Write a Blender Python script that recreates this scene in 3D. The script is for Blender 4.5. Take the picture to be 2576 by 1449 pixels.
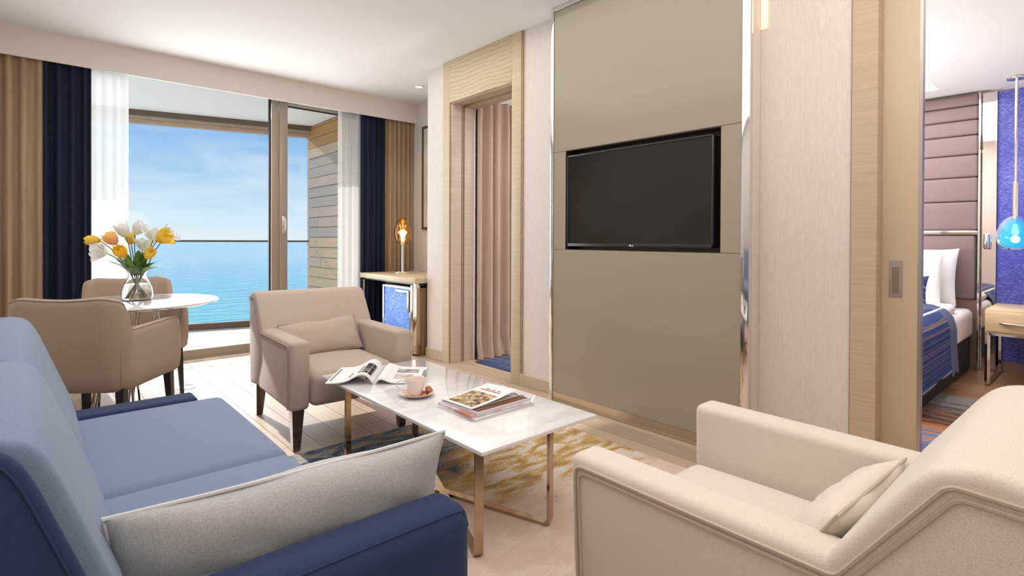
import bpy, bmesh, math, random
from mathutils import Vector, Matrix, Euler
random.seed(7)
for o in list(bpy.data.objects): bpy.data.objects.remove(o, do_unlink=True)
SC = bpy.context.scene
COL = SC.collection
PI = math.pi

# ------------------------------------------------------------------ camera
F_PX, CX, CY, YAW, PITCH, ROLL, CAM_H = 1350.859, 1288.0, 611.573, .728073645, .00642439726, -.0045275164, 1.1
s_, c_ = math.sin(YAW), math.cos(YAW)
r0 = Vector((c_, -s_, 0)); d0 = Vector((0, 0, -1)); f0 = Vector((s_, c_, 0))
fw = f0*math.cos(PITCH)+d0*math.sin(PITCH); dn = d0*math.cos(PITCH)-f0*math.sin(PITCH)
rr = r0*math.cos(ROLL)+dn*math.sin(ROLL); dd = dn*math.cos(ROLL)-r0*math.sin(ROLL)
cam = bpy.data.cameras.new('camera'); camo = bpy.data.objects.new('camera', cam); COL.objects.link(camo)
M3 = Matrix((rr, -dd, -fw)).transposed()
camo.matrix_world = Matrix.Translation((0, 0, CAM_H)) @ M3.to_4x4()
cam.sensor_width = 36; cam.lens = 36*F_PX/2576
cam.shift_x = 0; cam.shift_y = (CY-724.5)/2576
cam.clip_start = .02; cam.clip_end = 20000
SC.camera = camo

# ------------------------------------------------------------------ sky, sun, large lights, exposure
SC.view_settings.view_transform = 'Standard'; SC.view_settings.look = 'None'
SC.view_settings.exposure = 0.08; SC.view_settings.gamma = 1.0; SC.view_settings.use_curve_mapping = False
W = bpy.data.worlds.new('sky'); SC.world = W; W.use_nodes = True
wn = W.node_tree.nodes; wl = W.node_tree.links; wn.clear()
wo = wn.new('ShaderNodeOutputWorld'); wb = wn.new('ShaderNodeBackground'); wl.new(wb.outputs[0], wo.inputs[0])
tc = wn.new('ShaderNodeTexCoord'); sx = wn.new('ShaderNodeSeparateXYZ'); wl.new(tc.outputs['Generated'], sx.inputs[0])
cr = wn.new('ShaderNodeValToRGB'); wl.new(sx.outputs['Z'], cr.inputs[0])
el = cr.color_ramp.elements
el[0].position = 0.0; el[0].color = (.72, .85, .93, 1)
el[1].position = 1.0; el[1].color = (.10, .26, .58, 1)
for p, c in ((.04, (.62, .79, .92, 1)), (.11, (.38, .61, .86, 1)), (.22, (.19, .42, .78, 1))):
    e = el.new(p); e.color = c
mp = wn.new('ShaderNodeMapping'); mp.inputs['Scale'].default_value = (2.2, 1.4, 9.0); mp.inputs['Rotation'].default_value = (.5, .35, .6)
wl.new(tc.outputs['Generated'], mp.inputs[0])
nz = wn.new('ShaderNodeTexNoise'); nz.inputs['Scale'].default_value = 1.6; nz.inputs['Detail'].default_value = 7; nz.inputs['Distortion'].default_value = .9
wl.new(mp.outputs[0], nz.inputs['Vector'])
c2 = wn.new('ShaderNodeValToRGB'); c2.color_ramp.elements[0].position = .44; c2.color_ramp.elements[1].position = .74
c2.color_ramp.elements[1].color = (.75, .75, .75, 1); wl.new(nz.outputs['Fac'], c2.inputs[0])
mx = wn.new('ShaderNodeMix'); mx.data_type = 'RGBA'; wl.new(c2.outputs[0], mx.inputs[0]); wl.new(cr.outputs[0], mx.inputs[6]); mx.inputs[7].default_value = (.80, .87, .93, 1)
wl.new(mx.outputs[2], wb.inputs['Color']); wb.inputs['Strength'].default_value = 1.0

def lamp(name, kind, loc, energy, color=(1, 1, 1), size=None, size_y=None, direction=None, **kw):
    L = bpy.data.lights.new(name, kind); L.energy = energy; L.color = color
    o = bpy.data.objects.new(name, L); COL.objects.link(o); o.location = loc
    if size is not None:
        if kind == 'AREA':
            L.size = size
            if size_y: L.shape = 'RECTANGLE'; L.size_y = size_y
        else: L.shadow_soft_size = size
    if direction is not None: o.rotation_euler = Vector(direction).to_track_quat('-Z', 'Y').to_euler()
    for k, v in kw.items(): setattr(L, k, v)
    return o
sun = lamp('sun', 'SUN', (0, 12, 9), 7.0, (1, .96, .90), direction=(.05, -1, -.47)); sun.data.angle = .012
lamp('daylight_fill_window', 'AREA', (1.30, 5.72, 1.30), 64, (.93, .97, 1), 2.3, 2.3, (0, -1, -.12))  # added area light outside the glass, reinforcing the sky's daylight
lamp('overhead_fill_lounge', 'AREA', (1.15, 2.0, 2.66), 56, (1, .96, .92), 2.8, 4.6, (0, 0, -1))  # added overhead fill for the lounge, no fitting behind it
lamp('bounce_fill_entry', 'AREA', (1.0, -1.0, 1.5), 38, (1, .96, .92), 1.2, 1.2, (0, .25, 1))  # added fill behind the camera, bounced off the ceiling
lamp('overhead_fill_bedroom', 'AREA', (4.5, 1.7, 2.36), 68, (1, .94, .90), 2.4, 2.4, (0, 0, -1))  # added fill under the bedroom ceiling, not a fitted lamp
lamp('bounce_fill_bedroom', 'AREA', (4.2, 2.2, 1.0), 60, (1, .95, .95), .8, .8, (.2, -.2, 1))  # added unseen fill aimed upward to lift the bedroom ceiling

# ------------------------------------------------------------------ object helpers
MW = {}
def link(o, parent=None):
    COL.objects.link(o)
    if parent is not None: o.parent = parent
    return o
def props(o, label=None, cat=None, group=None, kind=None):
    if label: o['label'] = label
    if cat: o['category'] = cat
    if group: o['group'] = group
    if kind: o['kind'] = kind
    return o
def thing(name, label, cat, loc=(0, 0, 0), rotz=0, group=None):
    o = bpy.data.objects.new(name, None); o.empty_display_size = .1; COL.objects.link(o)
    o.location = loc; o.rotation_euler = (0, 0, rotz)
    MW[o] = Matrix.Translation(loc) @ Matrix.Rotation(rotz, 4, 'Z')
    return props(o, label, cat, group)
def top_of(p):
    while p.parent: p = p.parent
    return p
def mk(name, vf, mat, parent=None, W=False, smooth=35, xf=None):
    """Link ONE mesh object. W: the vertices are world coordinates, brought into the parent's frame."""
    v, f = vf
    v = [Vector(p) for p in v]
    if xf is not None: v = [xf @ p for p in v]
    if parent is not None and W:
        inv = MW[top_of(parent)].inverted(); v = [inv @ p for p in v]
    m = bpy.data.meshes.new(name); m.from_pydata([tuple(p) for p in v], [], f); m.update()
    if smooth:
        m.polygons.foreach_set('use_smooth', [True]*len(m.polygons))
        m.set_sharp_from_angle(angle=math.radians(smooth))
    m.materials.append(mat)
    o = bpy.data.objects.new(name, m); link(o, parent)
    return o
def solo(name, vf, mat, label, cat, group=None, kind=None, smooth=35):
    """A thing that is one mesh: origin at the middle of its base."""
    v = [Vector(p) for p in vf[0]]
    lo = [min(p[i] for p in v) for i in range(3)]; hi = [max(p[i] for p in v) for i in range(3)]
    b = Vector(((lo[0]+hi[0])/2, (lo[1]+hi[1])/2, lo[2]))
    o = mk(name, ([p-b for p in v], vf[1]), mat, smooth=smooth); o.location = b
    MW[o] = Matrix.Translation(b)
    return props(o, label, cat, group, kind)
def struct(name, vf, mat, label=None, smooth=0):
    o = mk(name, vf, mat, smooth=smooth); MW[o] = Matrix.Identity(4); o['kind'] = 'structure'
    if label: o['label'] = label
    return o
def join(*parts):
    V, Fs = [], []
    for v, f in parts:
        n = len(V); V += list(v); Fs += [tuple(i+n for i in q) for q in f]
    return V, Fs
def from_bm(bm):
    bm.normal_update(); bm.verts.index_update()
    r = ([v.co.copy() for v in bm.verts], [tuple(v.index for v in f.verts) for f in bm.faces]); bm.free(); return r
def bx(x0, x1, y0, y1, z0, z1, bev=0, seg=2):
    bm = bmesh.new(); bmesh.ops.create_cube(bm, size=1)
    for v in bm.verts: v.co = Vector((x0+(v.co.x+.5)*(x1-x0), y0+(v.co.y+.5)*(y1-y0), z0+(v.co.z+.5)*(z1-z0)))
    if bev: bmesh.ops.bevel(bm, geom=bm.edges[:], offset=bev, segments=seg, affect='EDGES', profile=.5, clamp_overlap=True)
    return from_bm(bm)
def prism(pts, axis, a, b, bev=0, seg=3):
    """Outline pts (two coordinates) extruded along axis from a to b. axis x: (y,z); y: (x,z); z: (x,y)."""
    def P(p, t): return {'x': (t, p[0], p[1]), 'y': (p[0], t, p[1]), 'z': (p[0], p[1], t)}[axis]
    bm = bmesh.new(); A = [bm.verts.new(P(p, a)) for p in pts]; B = [bm.verts.new(P(p, b)) for p in pts]
    n = len(pts); bm.faces.new(A); bm.faces.new(B[::-1])
    for i in range(n): bm.faces.new((A[i], B[i], B[(i+1) % n], A[(i+1) % n]))
    bmesh.ops.recalc_face_normals(bm, faces=bm.faces[:])
    if bev: bmesh.ops.bevel(bm, geom=bm.edges[:], offset=bev, segments=seg, affect='EDGES', profile=.5, clamp_overlap=True)
    return from_bm(bm)
def rbox(x0, x1, y0, y1, z0, z1, r, puff=0, n=6, k=4):
    """Soft box: rounded edges of radius r, faces swelling by puff on top and front."""
    c = Vector(((x0+x1)/2, (y0+y1)/2, (z0+z1)/2)); h = Vector(((x1-x0)/2, (y1-y0)/2, (z1-z0)/2))
    r = min(r, h.x, h.y, h.z)
    def ts(hh):
        i = hh-r; a = [-hh+r*q/k for q in range(k)]; b = [-i+2*i*q/n for q in range(n+1)] if i > 1e-6 else [0.]
        return a+b+[-q for q in a[::-1]]
    T = [ts(h.x), ts(h.y), ts(h.z)]; V, Fs, idx = [], [], {}
    def add(p):
        q = Vector([max(-(h[i]-r), min(h[i]-r, p[i])) for i in range(3)]); d = p-q
        w = q+d.normalized()*r if d.length > 1e-9 else p.copy()
        if puff:
            u = [1-min(1, abs(p[i])/h[i])**2 for i in range(3)]
            if p.z > h.z-r: w.z += puff*u[0]*u[1]
            if abs(p.y) > h.y-r: w.y += math.copysign(puff*.5*u[0]*u[2], p.y)
            if abs(p.x) > h.x-r: w.x += math.copysign(puff*.5*u[1]*u[2], p.x)
        key = tuple(round(t, 6) for t in p)
        if key not in idx: idx[key] = len(V); V.append(w+c)
        return idx[key]
    for ax in range(3):
        a, b = (ax+1) % 3, (ax+2) % 3
        for sg in (-1, 1):
            for i in range(len(T[a])-1):
                for j in range(len(T[b])-1):
                    q = []
                    for di, dj in ((0, 0), (1, 0), (1, 1), (0, 1)):
                        p = Vector((0, 0, 0)); p[ax] = sg*h[ax]; p[a] = T[a][i+di]; p[b] = T[b][j+dj]; q.append(add(p))
                    Fs.append(tuple(q if sg > 0 else q[::-1]))
    return V, Fs
def lathe(prof, seg=32, c=(0, 0, 0)):
    V, Fs = [], []
    for r, z in prof:
        for i in range(seg):
            a = 2*PI*i/seg; V.append(Vector((c[0]+r*math.cos(a), c[1]+r*math.sin(a), c[2]+z)))
    for k in range(len(prof)-1):
        for i in range(seg):
            j = (i+1) % seg; Fs.append((k*seg+i, k*seg+j, (k+1)*seg+j, (k+1)*seg+i))
    if prof[0][0] > 1e-6: Fs.append(tuple(range(seg))[::-1])
    if prof[-1][0] > 1e-6: Fs.append(tuple((len(prof)-1)*seg+i for i in range(seg)))
    return V, Fs
def sweep(pts, ring, closed=False, side=None, radii=None):
    """Sweep a cross-section ring [(a,b)] along pts; a along 'side' (or a transported normal)."""
    P = [Vector(p) for p in pts]; n = len(P); V, Fs = [], []; m = len(ring); N = None
    for i in range(n):
        if closed: t = (P[(i+1) % n]-P[i-1])
        else: t = P[min(i+1, n-1)]-P[max(i-1, 0)]
        t.normalize()
        if side is not None: A = Vector(side).normalized()
        else:
            if N is None: N = t.cross(Vector((0, 0, 1)) if abs(t.z) < .9 else Vector((1, 0, 0)))
            N = (N-t*N.dot(t)).normalized(); A = N
        B = t.cross(A).normalized(); s = radii[i] if radii else 1
        for a, b in ring: V.append(P[i]+A*a*s+B*b*s)
    for i in range(n if closed else n-1):
        i2 = (i+1) % n
        for j in range(m):
            j2 = (j+1) % m; Fs.append((i*m+j, i*m+j2, i2*m+j2, i2*m+j))
    if not closed: Fs.append(tuple(range(m))[::-1]); Fs.append(tuple((n-1)*m+j for j in range(m)))
    return V, Fs
def circ(r, n=10): return [(r*math.cos(2*PI*i/n), r*math.sin(2*PI*i/n)) for i in range(n)]
def tube(pts, r, n=10, closed=False, radii=None): return sweep(pts, circ(r, n), closed, None, radii)
def smooth_path(pts, k=6):
    P = [Vector(p) for p in pts]; out = []
    for i in range(len(P)-1):
        a, b, c, d = P[max(i-1, 0)], P[i], P[i+1], P[min(i+2, len(P)-1)]
        for q in range(k):
            t = q/k; out.append(.5*((2*b)+(c-a)*t+(2*a-5*b+4*c-d)*t*t+(3*b-a-3*c+d)*t**3))
    out.append(P[-1]); return out
def round_path(pts, r, k=5):
    """Polyline with filleted corners."""
    P = [Vector(p) for p in pts]; out = [P[0]]
    for i in range(1, len(P)-1):
        a = (P[i-1]-P[i]).normalized(); b = (P[i+1]-P[i]).normalized(); ang = a.angle(b); d = r/math.tan(ang/2)
        s, e = P[i]+a*d, P[i]+b*d
        for q in range(k+1):
            t = q/k; out.append(s*(1-t)**2+P[i]*2*t*(1-t)+e*t*t)
    out.append(P[-1]); return out
def pillow(w, h, t, n=18, seed=0, wr=.006, pinch=.05):
    """Cushion in the XZ plane, thickness along Y, centre at origin; two puffed sides sewn at the edge."""
    rn = random.Random(seed); ph = [rn.uniform(0, 6.28) for _ in range(8)]
    V, Fs, ix = [], [], {}
    def pt(i, j, sg):
        u, v = -1+2*i/n, -1+2*j/n
        u = math.copysign(1-(1-abs(u))**1.5, u); v = math.copysign(1-(1-abs(v))**1.5, v)
        x = w/2*u*(1-pinch*(1-v*v)); z = h/2*v*(1-pinch*1.6*(1-u*u))
        th = t/2*(max(0, 1-abs(u)**2.6)*max(0, 1-abs(v)**2.6))**.5
        k = (1-u*u)**.3*(1-v*v)**.3 if abs(u) < 1 and abs(v) < 1 else 0
        th += wr*k*(math.sin(9*u+ph[0]+2*v)*math.sin(5*v+ph[1])+.6*math.sin(17*u+5*v+ph[2]))*(1-.5*abs(v))
        z += .004*math.sin(6*u+ph[3])*(v > 0)
        return Vector((x, sg*th, z))
    for sg in (-1, 1):
        for i in range(n+1):
            for j in range(n+1):
                e = i in (0, n) or j in (0, n); key = (i, j, 0 if e else sg)
                if key not in ix: ix[key] = len(V); V.append(pt(i, j, 0 if e else sg))
        for i in range(n):
            for j in range(n):
                q = []
                for a, b in ((i, j), (i+1, j), (i+1, j+1), (i, j+1)):
                    e = a in (0, n) or b in (0, n); q.append(ix[(a, b, 0 if e else sg)])
                Fs.append(tuple(q if sg < 0 else q[::-1]))
    return V, Fs
def pillow_edge(w, h, n=18, pinch=.05):
    pts = []
    for u, v in [(-1+2*i/n, -1) for i in range(n)]+[(1, -1+2*i/n) for i in range(n)]+[(1-2*i/n, 1) for i in range(n)]+[(-1, 1-2*i/n) for i in range(n)]:
        pts.append(Vector((w/2*u*(1-pinch*(1-v*v)), 0, h/2*v*(1-pinch*1.6*(1-u*u)))))
    return pts
def drape(p0, p1, z0, z1, waves, amp, seed=0, rows=14, per=12, flare=0.0, foot=None):
    """Hanging curtain between two plan points: pleats of uneven width, one sheet."""
    rn = random.Random(seed); a, b = Vector((*p0, 0)), Vector((*p1, 0)); d = (b-a); L = d.length; t = d/L; nrm = Vector((-t.y, t.x, 0))
    ed = [0]
    for i in range(waves): ed.append(ed[-1]+rn.uniform(.65, 1.35))
    ed = [e/ed[-1] for e in ed]; am = [rn.uniform(.6, 1.2) for _ in range(waves)]
    n = waves*per; V, Fs = [], []
    dr = [rn.uniform(-.02, .02) for _ in range(waves+1)]
    for j in range(rows+1):
        q = j/rows; z = z0+(z1-z0)*q
        for i in range(n+1):
            w, k = divmod(i, per)
            if w == waves: w, k = waves-1, per
            f = k/per; s = ed[w]+(ed[w+1]-ed[w])*f
            sh = math.sin(PI*f)**.8*(1 if w % 2 else -1)
            off = amp*am[w]*sh*(.75+.25*(1-q))*(1 if not (q > .97) else .8)
            s2 = s*(1+flare*(1-q)) + (dr[w]*(1-f)+dr[w+1]*f)*(1-q)*.4
            p = a+t*(s2*L)+nrm*off; p.z = z
            if foot and q < .04: p += nrm*foot*(1 if w % 2 else .4)
            V.append(p)
    m = n+1
    for j in range(rows):
        for i in range(n): Fs.append((j*m+i, j*m+i+1, (j+1)*m+i+1, (j+1)*m+i))
    return V, Fs
def TR(loc, rot=(0, 0, 0)): return Matrix.Translation(loc) @ Euler(rot).to_matrix().to_4x4()
def copy_tree(o, loc, rotz, label, group=None):
    r = o.copy(); COL.objects.link(r); r.location = loc; r.rotation_euler = (0, 0, rotz); r['label'] = label
    MW[r] = Matrix.Translation(loc) @ Matrix.Rotation(rotz, 4, 'Z')
    def kids(src, dst):
        for ch in list(src.children):
            c = ch.copy(); COL.objects.link(c); c.parent = dst; kids(ch, c)
    kids(o, r); return r

# ------------------------------------------------------------------ materials
def nodes(name):
    m = bpy.data.materials.new(name); m.use_nodes = True; t = m.node_tree
    return m, t, t.nodes['Principled BSDF'], lambda ty: t.nodes.new(ty), t.links.new
def plain(name, col, rough=.5, metal=0, spec=.5, coat=0, emit=None, estr=0):
    m, t, b, N, L = nodes(name)
    b.inputs['Base Color'].default_value = (*col, 1); b.inputs['Roughness'].default_value = rough; b.inputs['Metallic'].default_value = metal
    b.inputs['Specular IOR Level'].default_value = spec; b.inputs['Coat Weight'].default_value = coat; b.inputs['Coat Roughness'].default_value = .04
    if emit: b.inputs['Emission Color'].default_value = (*emit, 1); b.inputs['Emission Strength'].default_value = estr
    return m
def noisy(name, ca, cb, scale=(1, 1, 1), nscale=5, detail=4, rough=.6, bump=0, bdist=.002, lo=.35, hi=.65, spec=.4, distort=0, metal=0, coat=0, rand=0, sheen=0, coords='Object', fine=0):
    m, t, b, N, L = nodes(name)
    tc = N('ShaderNodeTexCoord'); mp = N('ShaderNodeMapping'); mp.inputs['Scale'].default_value = scale; L(tc.outputs[coords], mp.inputs[0])
    nz = N('ShaderNodeTexNoise'); nz.inputs['Scale'].default_value = nscale; nz.inputs['Detail'].default_value = detail; nz.inputs['Distortion'].default_value = distort
    cr = N('ShaderNodeValToRGB'); e = cr.color_ramp.elements; e[0].position = lo; e[1].position = hi; e[0].color = (*ca, 1); e[1].color = (*cb, 1)
    if rand:
        oi = N('ShaderNodeObjectInfo'); ad = N('ShaderNodeVectorMath'); sc = N('ShaderNodeVectorMath'); sc.operation = 'SCALE'; sc.inputs[0].default_value = (31, 17, 23); L(oi.outputs['Random'], sc.inputs['Scale'])
        L(mp.outputs[0], ad.inputs[0]); L(sc.outputs[0], ad.inputs[1]); L(ad.outputs[0], nz.inputs['Vector'])
        hs = N('ShaderNodeHueSaturation'); mr = N('ShaderNodeMapRange'); mr.inputs['To Min'].default_value = 1-rand; mr.inputs['To Max'].default_value = 1+rand
        L(oi.outputs['Random'], mr.inputs[0]); L(mr.outputs[0], hs.inputs['Value']); L(cr.outputs[0], hs.inputs['Color']); out = hs.outputs[0]
    else: L(mp.outputs[0], nz.inputs['Vector']); out = cr.outputs[0]
    L(nz.outputs['Fac'], cr.inputs[0])
    L(out, b.inputs['Base Color'])
    b.inputs['Roughness'].default_value = rough; b.inputs['Specular IOR Level'].default_value = spec; b.inputs['Metallic'].default_value = metal
    b.inputs['Coat Weight'].default_value = coat; b.inputs['Coat Roughness'].default_value = .05; b.inputs['Sheen Weight'].default_value = sheen
    if bump:
        bp = N('ShaderNodeBump'); bp.inputs['Strength'].default_value = bump; bp.inputs['Distance'].default_value = bdist; L(nz.outputs['Fac'], bp.inputs['Height']); L(bp.outputs[0], b.inputs['Normal'])
    return m
def fabric(name, col, var=.16, rough=.92, sheen=.15, scale=520):
    a = tuple(c*(1-var) for c in col); b = tuple(min(1, c*(1+var)) for c in col)
    return noisy(name, a, b, (1, 1, 1), scale, 3, rough, .25, .0008, .3, .7, .25, sheen=sheen)
def linen(name, a, b_):
    m, t, b, N, L = nodes(name); tc = N('ShaderNodeTexCoord'); o = []
    for sc in ((700, 700, 60), (60, 700, 700), (420, 420, 420)):
        mp = N('ShaderNodeMapping'); mp.inputs['Scale'].default_value = sc; L(tc.outputs['Object'], mp.inputs[0]); n = N('ShaderNodeTexNoise'); n.inputs['Scale'].default_value = 1; n.inputs['Detail'].default_value = 2; L(mp.outputs[0], n.inputs['Vector']); o.append(n.outputs['Fac'])
    a1 = N('ShaderNodeMath'); a1.operation = 'ADD'; L(o[0], a1.inputs[0]); L(o[1], a1.inputs[1]); a2 = N('ShaderNodeMath'); a2.operation = 'MULTIPLY_ADD'; a2.inputs[1].default_value = .5; L(o[2], a2.inputs[0]); L(a1.outputs[0], a2.inputs[2])
    cr = N('ShaderNodeValToRGB'); e = cr.color_ramp.elements; mr = N('ShaderNodeMapRange'); mr.inputs['From Min'].default_value = .9; mr.inputs['From Max'].default_value = 1.6; L(a2.outputs[0], mr.inputs[0]); e[0].color = (*a, 1); e[1].color = (*b_, 1); L(mr.outputs[0], cr.inputs[0])
    L(cr.outputs[0], b.inputs['Base Color']); b.inputs['Roughness'].default_value = .95; b.inputs['Specular IOR Level'].default_value = .15
    bp = N('ShaderNodeBump'); bp.inputs['Strength'].default_value = .3; bp.inputs['Distance'].default_value = .0008; L(a2.outputs[0], bp.inputs['Height']); L(bp.outputs[0], b.inputs['Normal']); return m
def ringwood(name, a, b_, scale=(1, 1, 1), wscale=3.0, distort=7, rough=.45):
    m, t, b, N, L = nodes(name); tc = N('ShaderNodeTexCoord'); mp = N('ShaderNodeMapping'); mp.inputs['Scale'].default_value = scale; L(tc.outputs['Object'], mp.inputs[0])
    w = N('ShaderNodeTexWave'); w.bands_direction = 'Z'; w.inputs['Scale'].default_value = wscale; w.inputs['Distortion'].default_value = distort; w.inputs['Detail'].default_value = 3; w.inputs['Detail Scale'].default_value = .7; L(mp.outputs[0], w.inputs['Vector'])
    n = N('ShaderNodeTexNoise'); n.inputs['Scale'].default_value = 30; n.inputs['Detail'].default_value = 4; mp2 = N('ShaderNodeMapping'); mp2.inputs['Scale'].default_value = (1, .12, 3); L(tc.outputs['Object'], mp2.inputs[0]); L(mp2.outputs[0], n.inputs['Vector'])
    ad = N('ShaderNodeMath'); ad.operation = 'MULTIPLY_ADD'; ad.inputs[1].default_value = .6; L(n.outputs['Fac'], ad.inputs[0]); L(w.outputs['Fac'], ad.inputs[2])
    cr = N('ShaderNodeValToRGB'); e = cr.color_ramp.elements; e[0].position = .25; e[1].position = .75; e[0].color = (*a, 1); e[1].color = (*b_, 1); L(ad.outputs[0], cr.inputs[0]); L(cr.outputs[0], b.inputs['Base Color']); b.inputs['Roughness'].default_value = rough; b.inputs['Specular IOR Level'].default_value = .4; return m
def wood(name, ca, cb, axis=2, stretch=14, nscale=3.0, rough=.42, rand=0, bump=.12, coat=0):
    sc = [stretch]*3; sc[axis] = 1.0
    return noisy(name, ca, cb, tuple(sc), nscale, 6, rough, bump, .001, .32, .7, .4, distort=.6, rand=rand, coat=coat)
def glassy(name, tint=(1, 1, 1), refl=1.0):
    """Flat pane: clear, with mirror reflections that grow at grazing angles."""
    m, t, b, N, L = nodes(name); t.nodes.remove(b)
    tr = N('ShaderNodeBsdfTransparent'); tr.inputs[0].default_value = (*tint, 1); gl = N('ShaderNodeBsdfGlossy'); gl.inputs['Roughness'].default_value = .01
    lw = N('ShaderNodeLayerWeight'); pw = N('ShaderNodeMath'); pw.operation = 'POWER'; pw.inputs[1].default_value = 4.5; L(lw.outputs['Facing'], pw.inputs[0]); ml = N('ShaderNodeMath'); ml.operation = 'MULTIPLY_ADD'; ml.inputs[1].default_value = .7*refl; ml.inputs[2].default_value = .025*refl; L(pw.outputs[0], ml.inputs[0])
    mx = N('ShaderNodeMixShader'); L(ml.outputs[0], mx.inputs[0]); L(tr.outputs[0], mx.inputs[1]); L(gl.outputs[0], mx.inputs[2]); L(mx.outputs[0], t.nodes['Material Output'].inputs[0])
    return m
def clear(name, col=(1, 1, 1), rough=0, ior=1.45, bump=0, vor=0):
    m, t, b, N, L = nodes(name); b.inputs['Base Color'].default_value = (*col, 1); b.inputs['Transmission Weight'].default_value = 1; b.inputs['Roughness'].default_value = rough; b.inputs['IOR'].default_value = ior
    return m
def sheer(name, col, k_tr=.35, k_tl=.5):
    m, t, b, N, L = nodes(name); t.nodes.remove(b)
    tr = N('ShaderNodeBsdfTransparent'); tl = N('ShaderNodeBsdfTranslucent'); df = N('ShaderNodeBsdfDiffuse')
    tl.inputs[0].default_value = (*col, 1); df.inputs[0].default_value = (*col, 1)
    m1 = N('ShaderNodeMixShader'); m1.inputs[0].default_value = k_tl; L(df.outputs[0], m1.inputs[1]); L(tl.outputs[0], m1.inputs[2])
    m2 = N('ShaderNodeMixShader'); m2.inputs[0].default_value = k_tr; L(m1.outputs[0], m2.inputs[1]); L(tr.outputs[0], m2.inputs[2]); L(m2.outputs[0], t.nodes['Material Output'].inputs[0])
    return m
def petal_mat(name, ca, cb, tl=.3):
    m, t, b, N, L = nodes(name)
    tc = N('ShaderNodeTexCoord'); sp = N('ShaderNodeSeparateXYZ'); L(tc.outputs['Object'], sp.inputs[0]); mr = N('ShaderNodeMapRange'); mr.inputs['From Max'].default_value = .07; L(sp.outputs['Z'], mr.inputs[0])
    nz = N('ShaderNodeTexNoise'); nz.inputs['Scale'].default_value = 60; ad = N('ShaderNodeMath'); ad.operation = 'MULTIPLY_ADD'; ad.inputs[1].default_value = .35; L(nz.outputs['Fac'], ad.inputs[0]); L(mr.outputs[0], ad.inputs[2])
    cr = N('ShaderNodeValToRGB'); e = cr.color_ramp.elements; e[0].color = (*ca, 1); e[1].color = (*cb, 1); e[0].position = .2; L(ad.outputs[0], cr.inputs[0])
    L(cr.outputs[0], b.inputs['Base Color']); b.inputs['Roughness'].default_value = .55
    tn = N('ShaderNodeBsdfTranslucent'); L(cr.outputs[0], tn.inputs[0]); mx = N('ShaderNodeMixShader'); mx.inputs[0].default_value = tl
    L(b.outputs[0], mx.inputs[1]); L(tn.outputs[0], mx.inputs[2]); L(mx.outputs[0], t.nodes['Material Output'].inputs[0]); return m

WHITE = plain('white_paint', (.80, .78, .76), .75, spec=.2)
WHITE_SHADED = plain('white_paint_shaded', (.74, .69, .65), .75, spec=.2)  # ceiling's white made darker: the pelmet's backlit shade is put into the colour
WALLP = noisy('striped_wallpaper', (.65, .58, .54), (.73, .66, .62), (260, 260, 22), 1.0, 3, .8, .3, .0008, .3, .7, .2)
WALLW = noisy('plain_wallpaper', (.68, .62, .58), (.74, .68, .64), (200, 200, 14), 1.0, 3, .85, .15, .0008, .3, .7, .2)
OAK = noisy('light_oak', (.50, .405, .265), (.58, .48, .33), (2, 2, 60), 1.6, 5, .45, .08, .0006, .3, .7, .4, distort=.3)
OAKX = noisy('light_oak_across', (.47, .355, .25), (.55, .43, .31), (2, 2, 70), 1.8, 5, .45, .08, .0006, .3, .7, .4, distort=.3)
OAKROSE = noisy('rosy_oak', (.50, .385, .315), (.57, .45, .375), (2, 2, 60), 1.6, 5, .4, .08, .0006, .3, .7, .4, distort=.3)
OAKDARK = wood('edge_oak', (.30, .215, .14), (.38, .28, .19), 1, 12, 4, .5)
PLANK = wood('oak_plank', (.365, .27, .195), (.475, .365, .27), 1, 9, 4.0, .42, rand=.16)
PLANKB = wood('bedroom_plank', (.24, .13, .07), (.36, .21, .115), 1, 9, 4.0, .4, rand=.14)
GAP = plain('floor_gap', (.05, .035, .025), .9)
LACQ = plain('taupe_lacquer', (.33, .285, .225), .14, spec=.38)
DOORLQ = plain('beige_lacquer', (.58, .47, .33), .22, spec=.4)
CHROME = plain('chrome', (.78, .76, .74), .07, 1)
STEEL = plain('brushed_steel', (.55, .50, .45), .28, 1)
BRONZE = plain('champagne_metal', (.47, .365, .27), .10, 1)
DARKLEG = plain('dark_polished_leg', (.16, .11, .085), .14, .75)
BLACKLEG = plain('black_leg', (.012, .010, .009), .35)
BLACKPL = plain('black_plastic', (.018, .015, .013), .22, spec=.5)
SCREEN = noisy('dark_screen', (.004, .0035, .003), (.011, .008, .005), (1, 1, 1), 2, 2, .12, spec=.5)
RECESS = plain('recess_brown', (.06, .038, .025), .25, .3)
ALU = plain('bronze_aluminium', (.34, .285, .235), .40, .4)
GASKET = plain('black_gasket', (.012, .012, .012), .6)
BLUEF = fabric('blue_fabric', (.178, .236, .352), .12)
NAVYF = fabric('navy_fabric', (.024, .043, .104), .14, .9, .06)
GREYF = linen('grey_linen', (.40, .41, .40), (.60, .61, .60))
TAUPE = fabric('taupe_fabric', (.47, .385, .325), .10)
TAUPED = fabric('taupe_fabric_dining', (.40, .31, .245), .09)
CREAM = fabric('cream_fabric', (.66, .595, .525), .10)
PIPE = plain('piping_fabric', (.40, .32, .265), .85, spec=.2)
MARBLE = noisy('white_marble', (.70, .69, .685), (.90, .89, .885), (2.2, 6, 2), 1.2, 8, .06, 0, .001, .25, .62, .5, distort=1.4, coat=.6)
TABLEW = plain('white_table_lacquer', (.85, .84, .82), .09, coat=.5)
CURT_B = noisy('tan_curtain', (.36, .26, .17), (.43, .315, .21), (30, 30, 2), 1, 2, .85, 0, .001)
CURT_N = noisy('navy_curtain', (.006, .012, .036), (.010, .018, .050), (30, 30, 2), 1, 2, .85, 0, .001)
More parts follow.
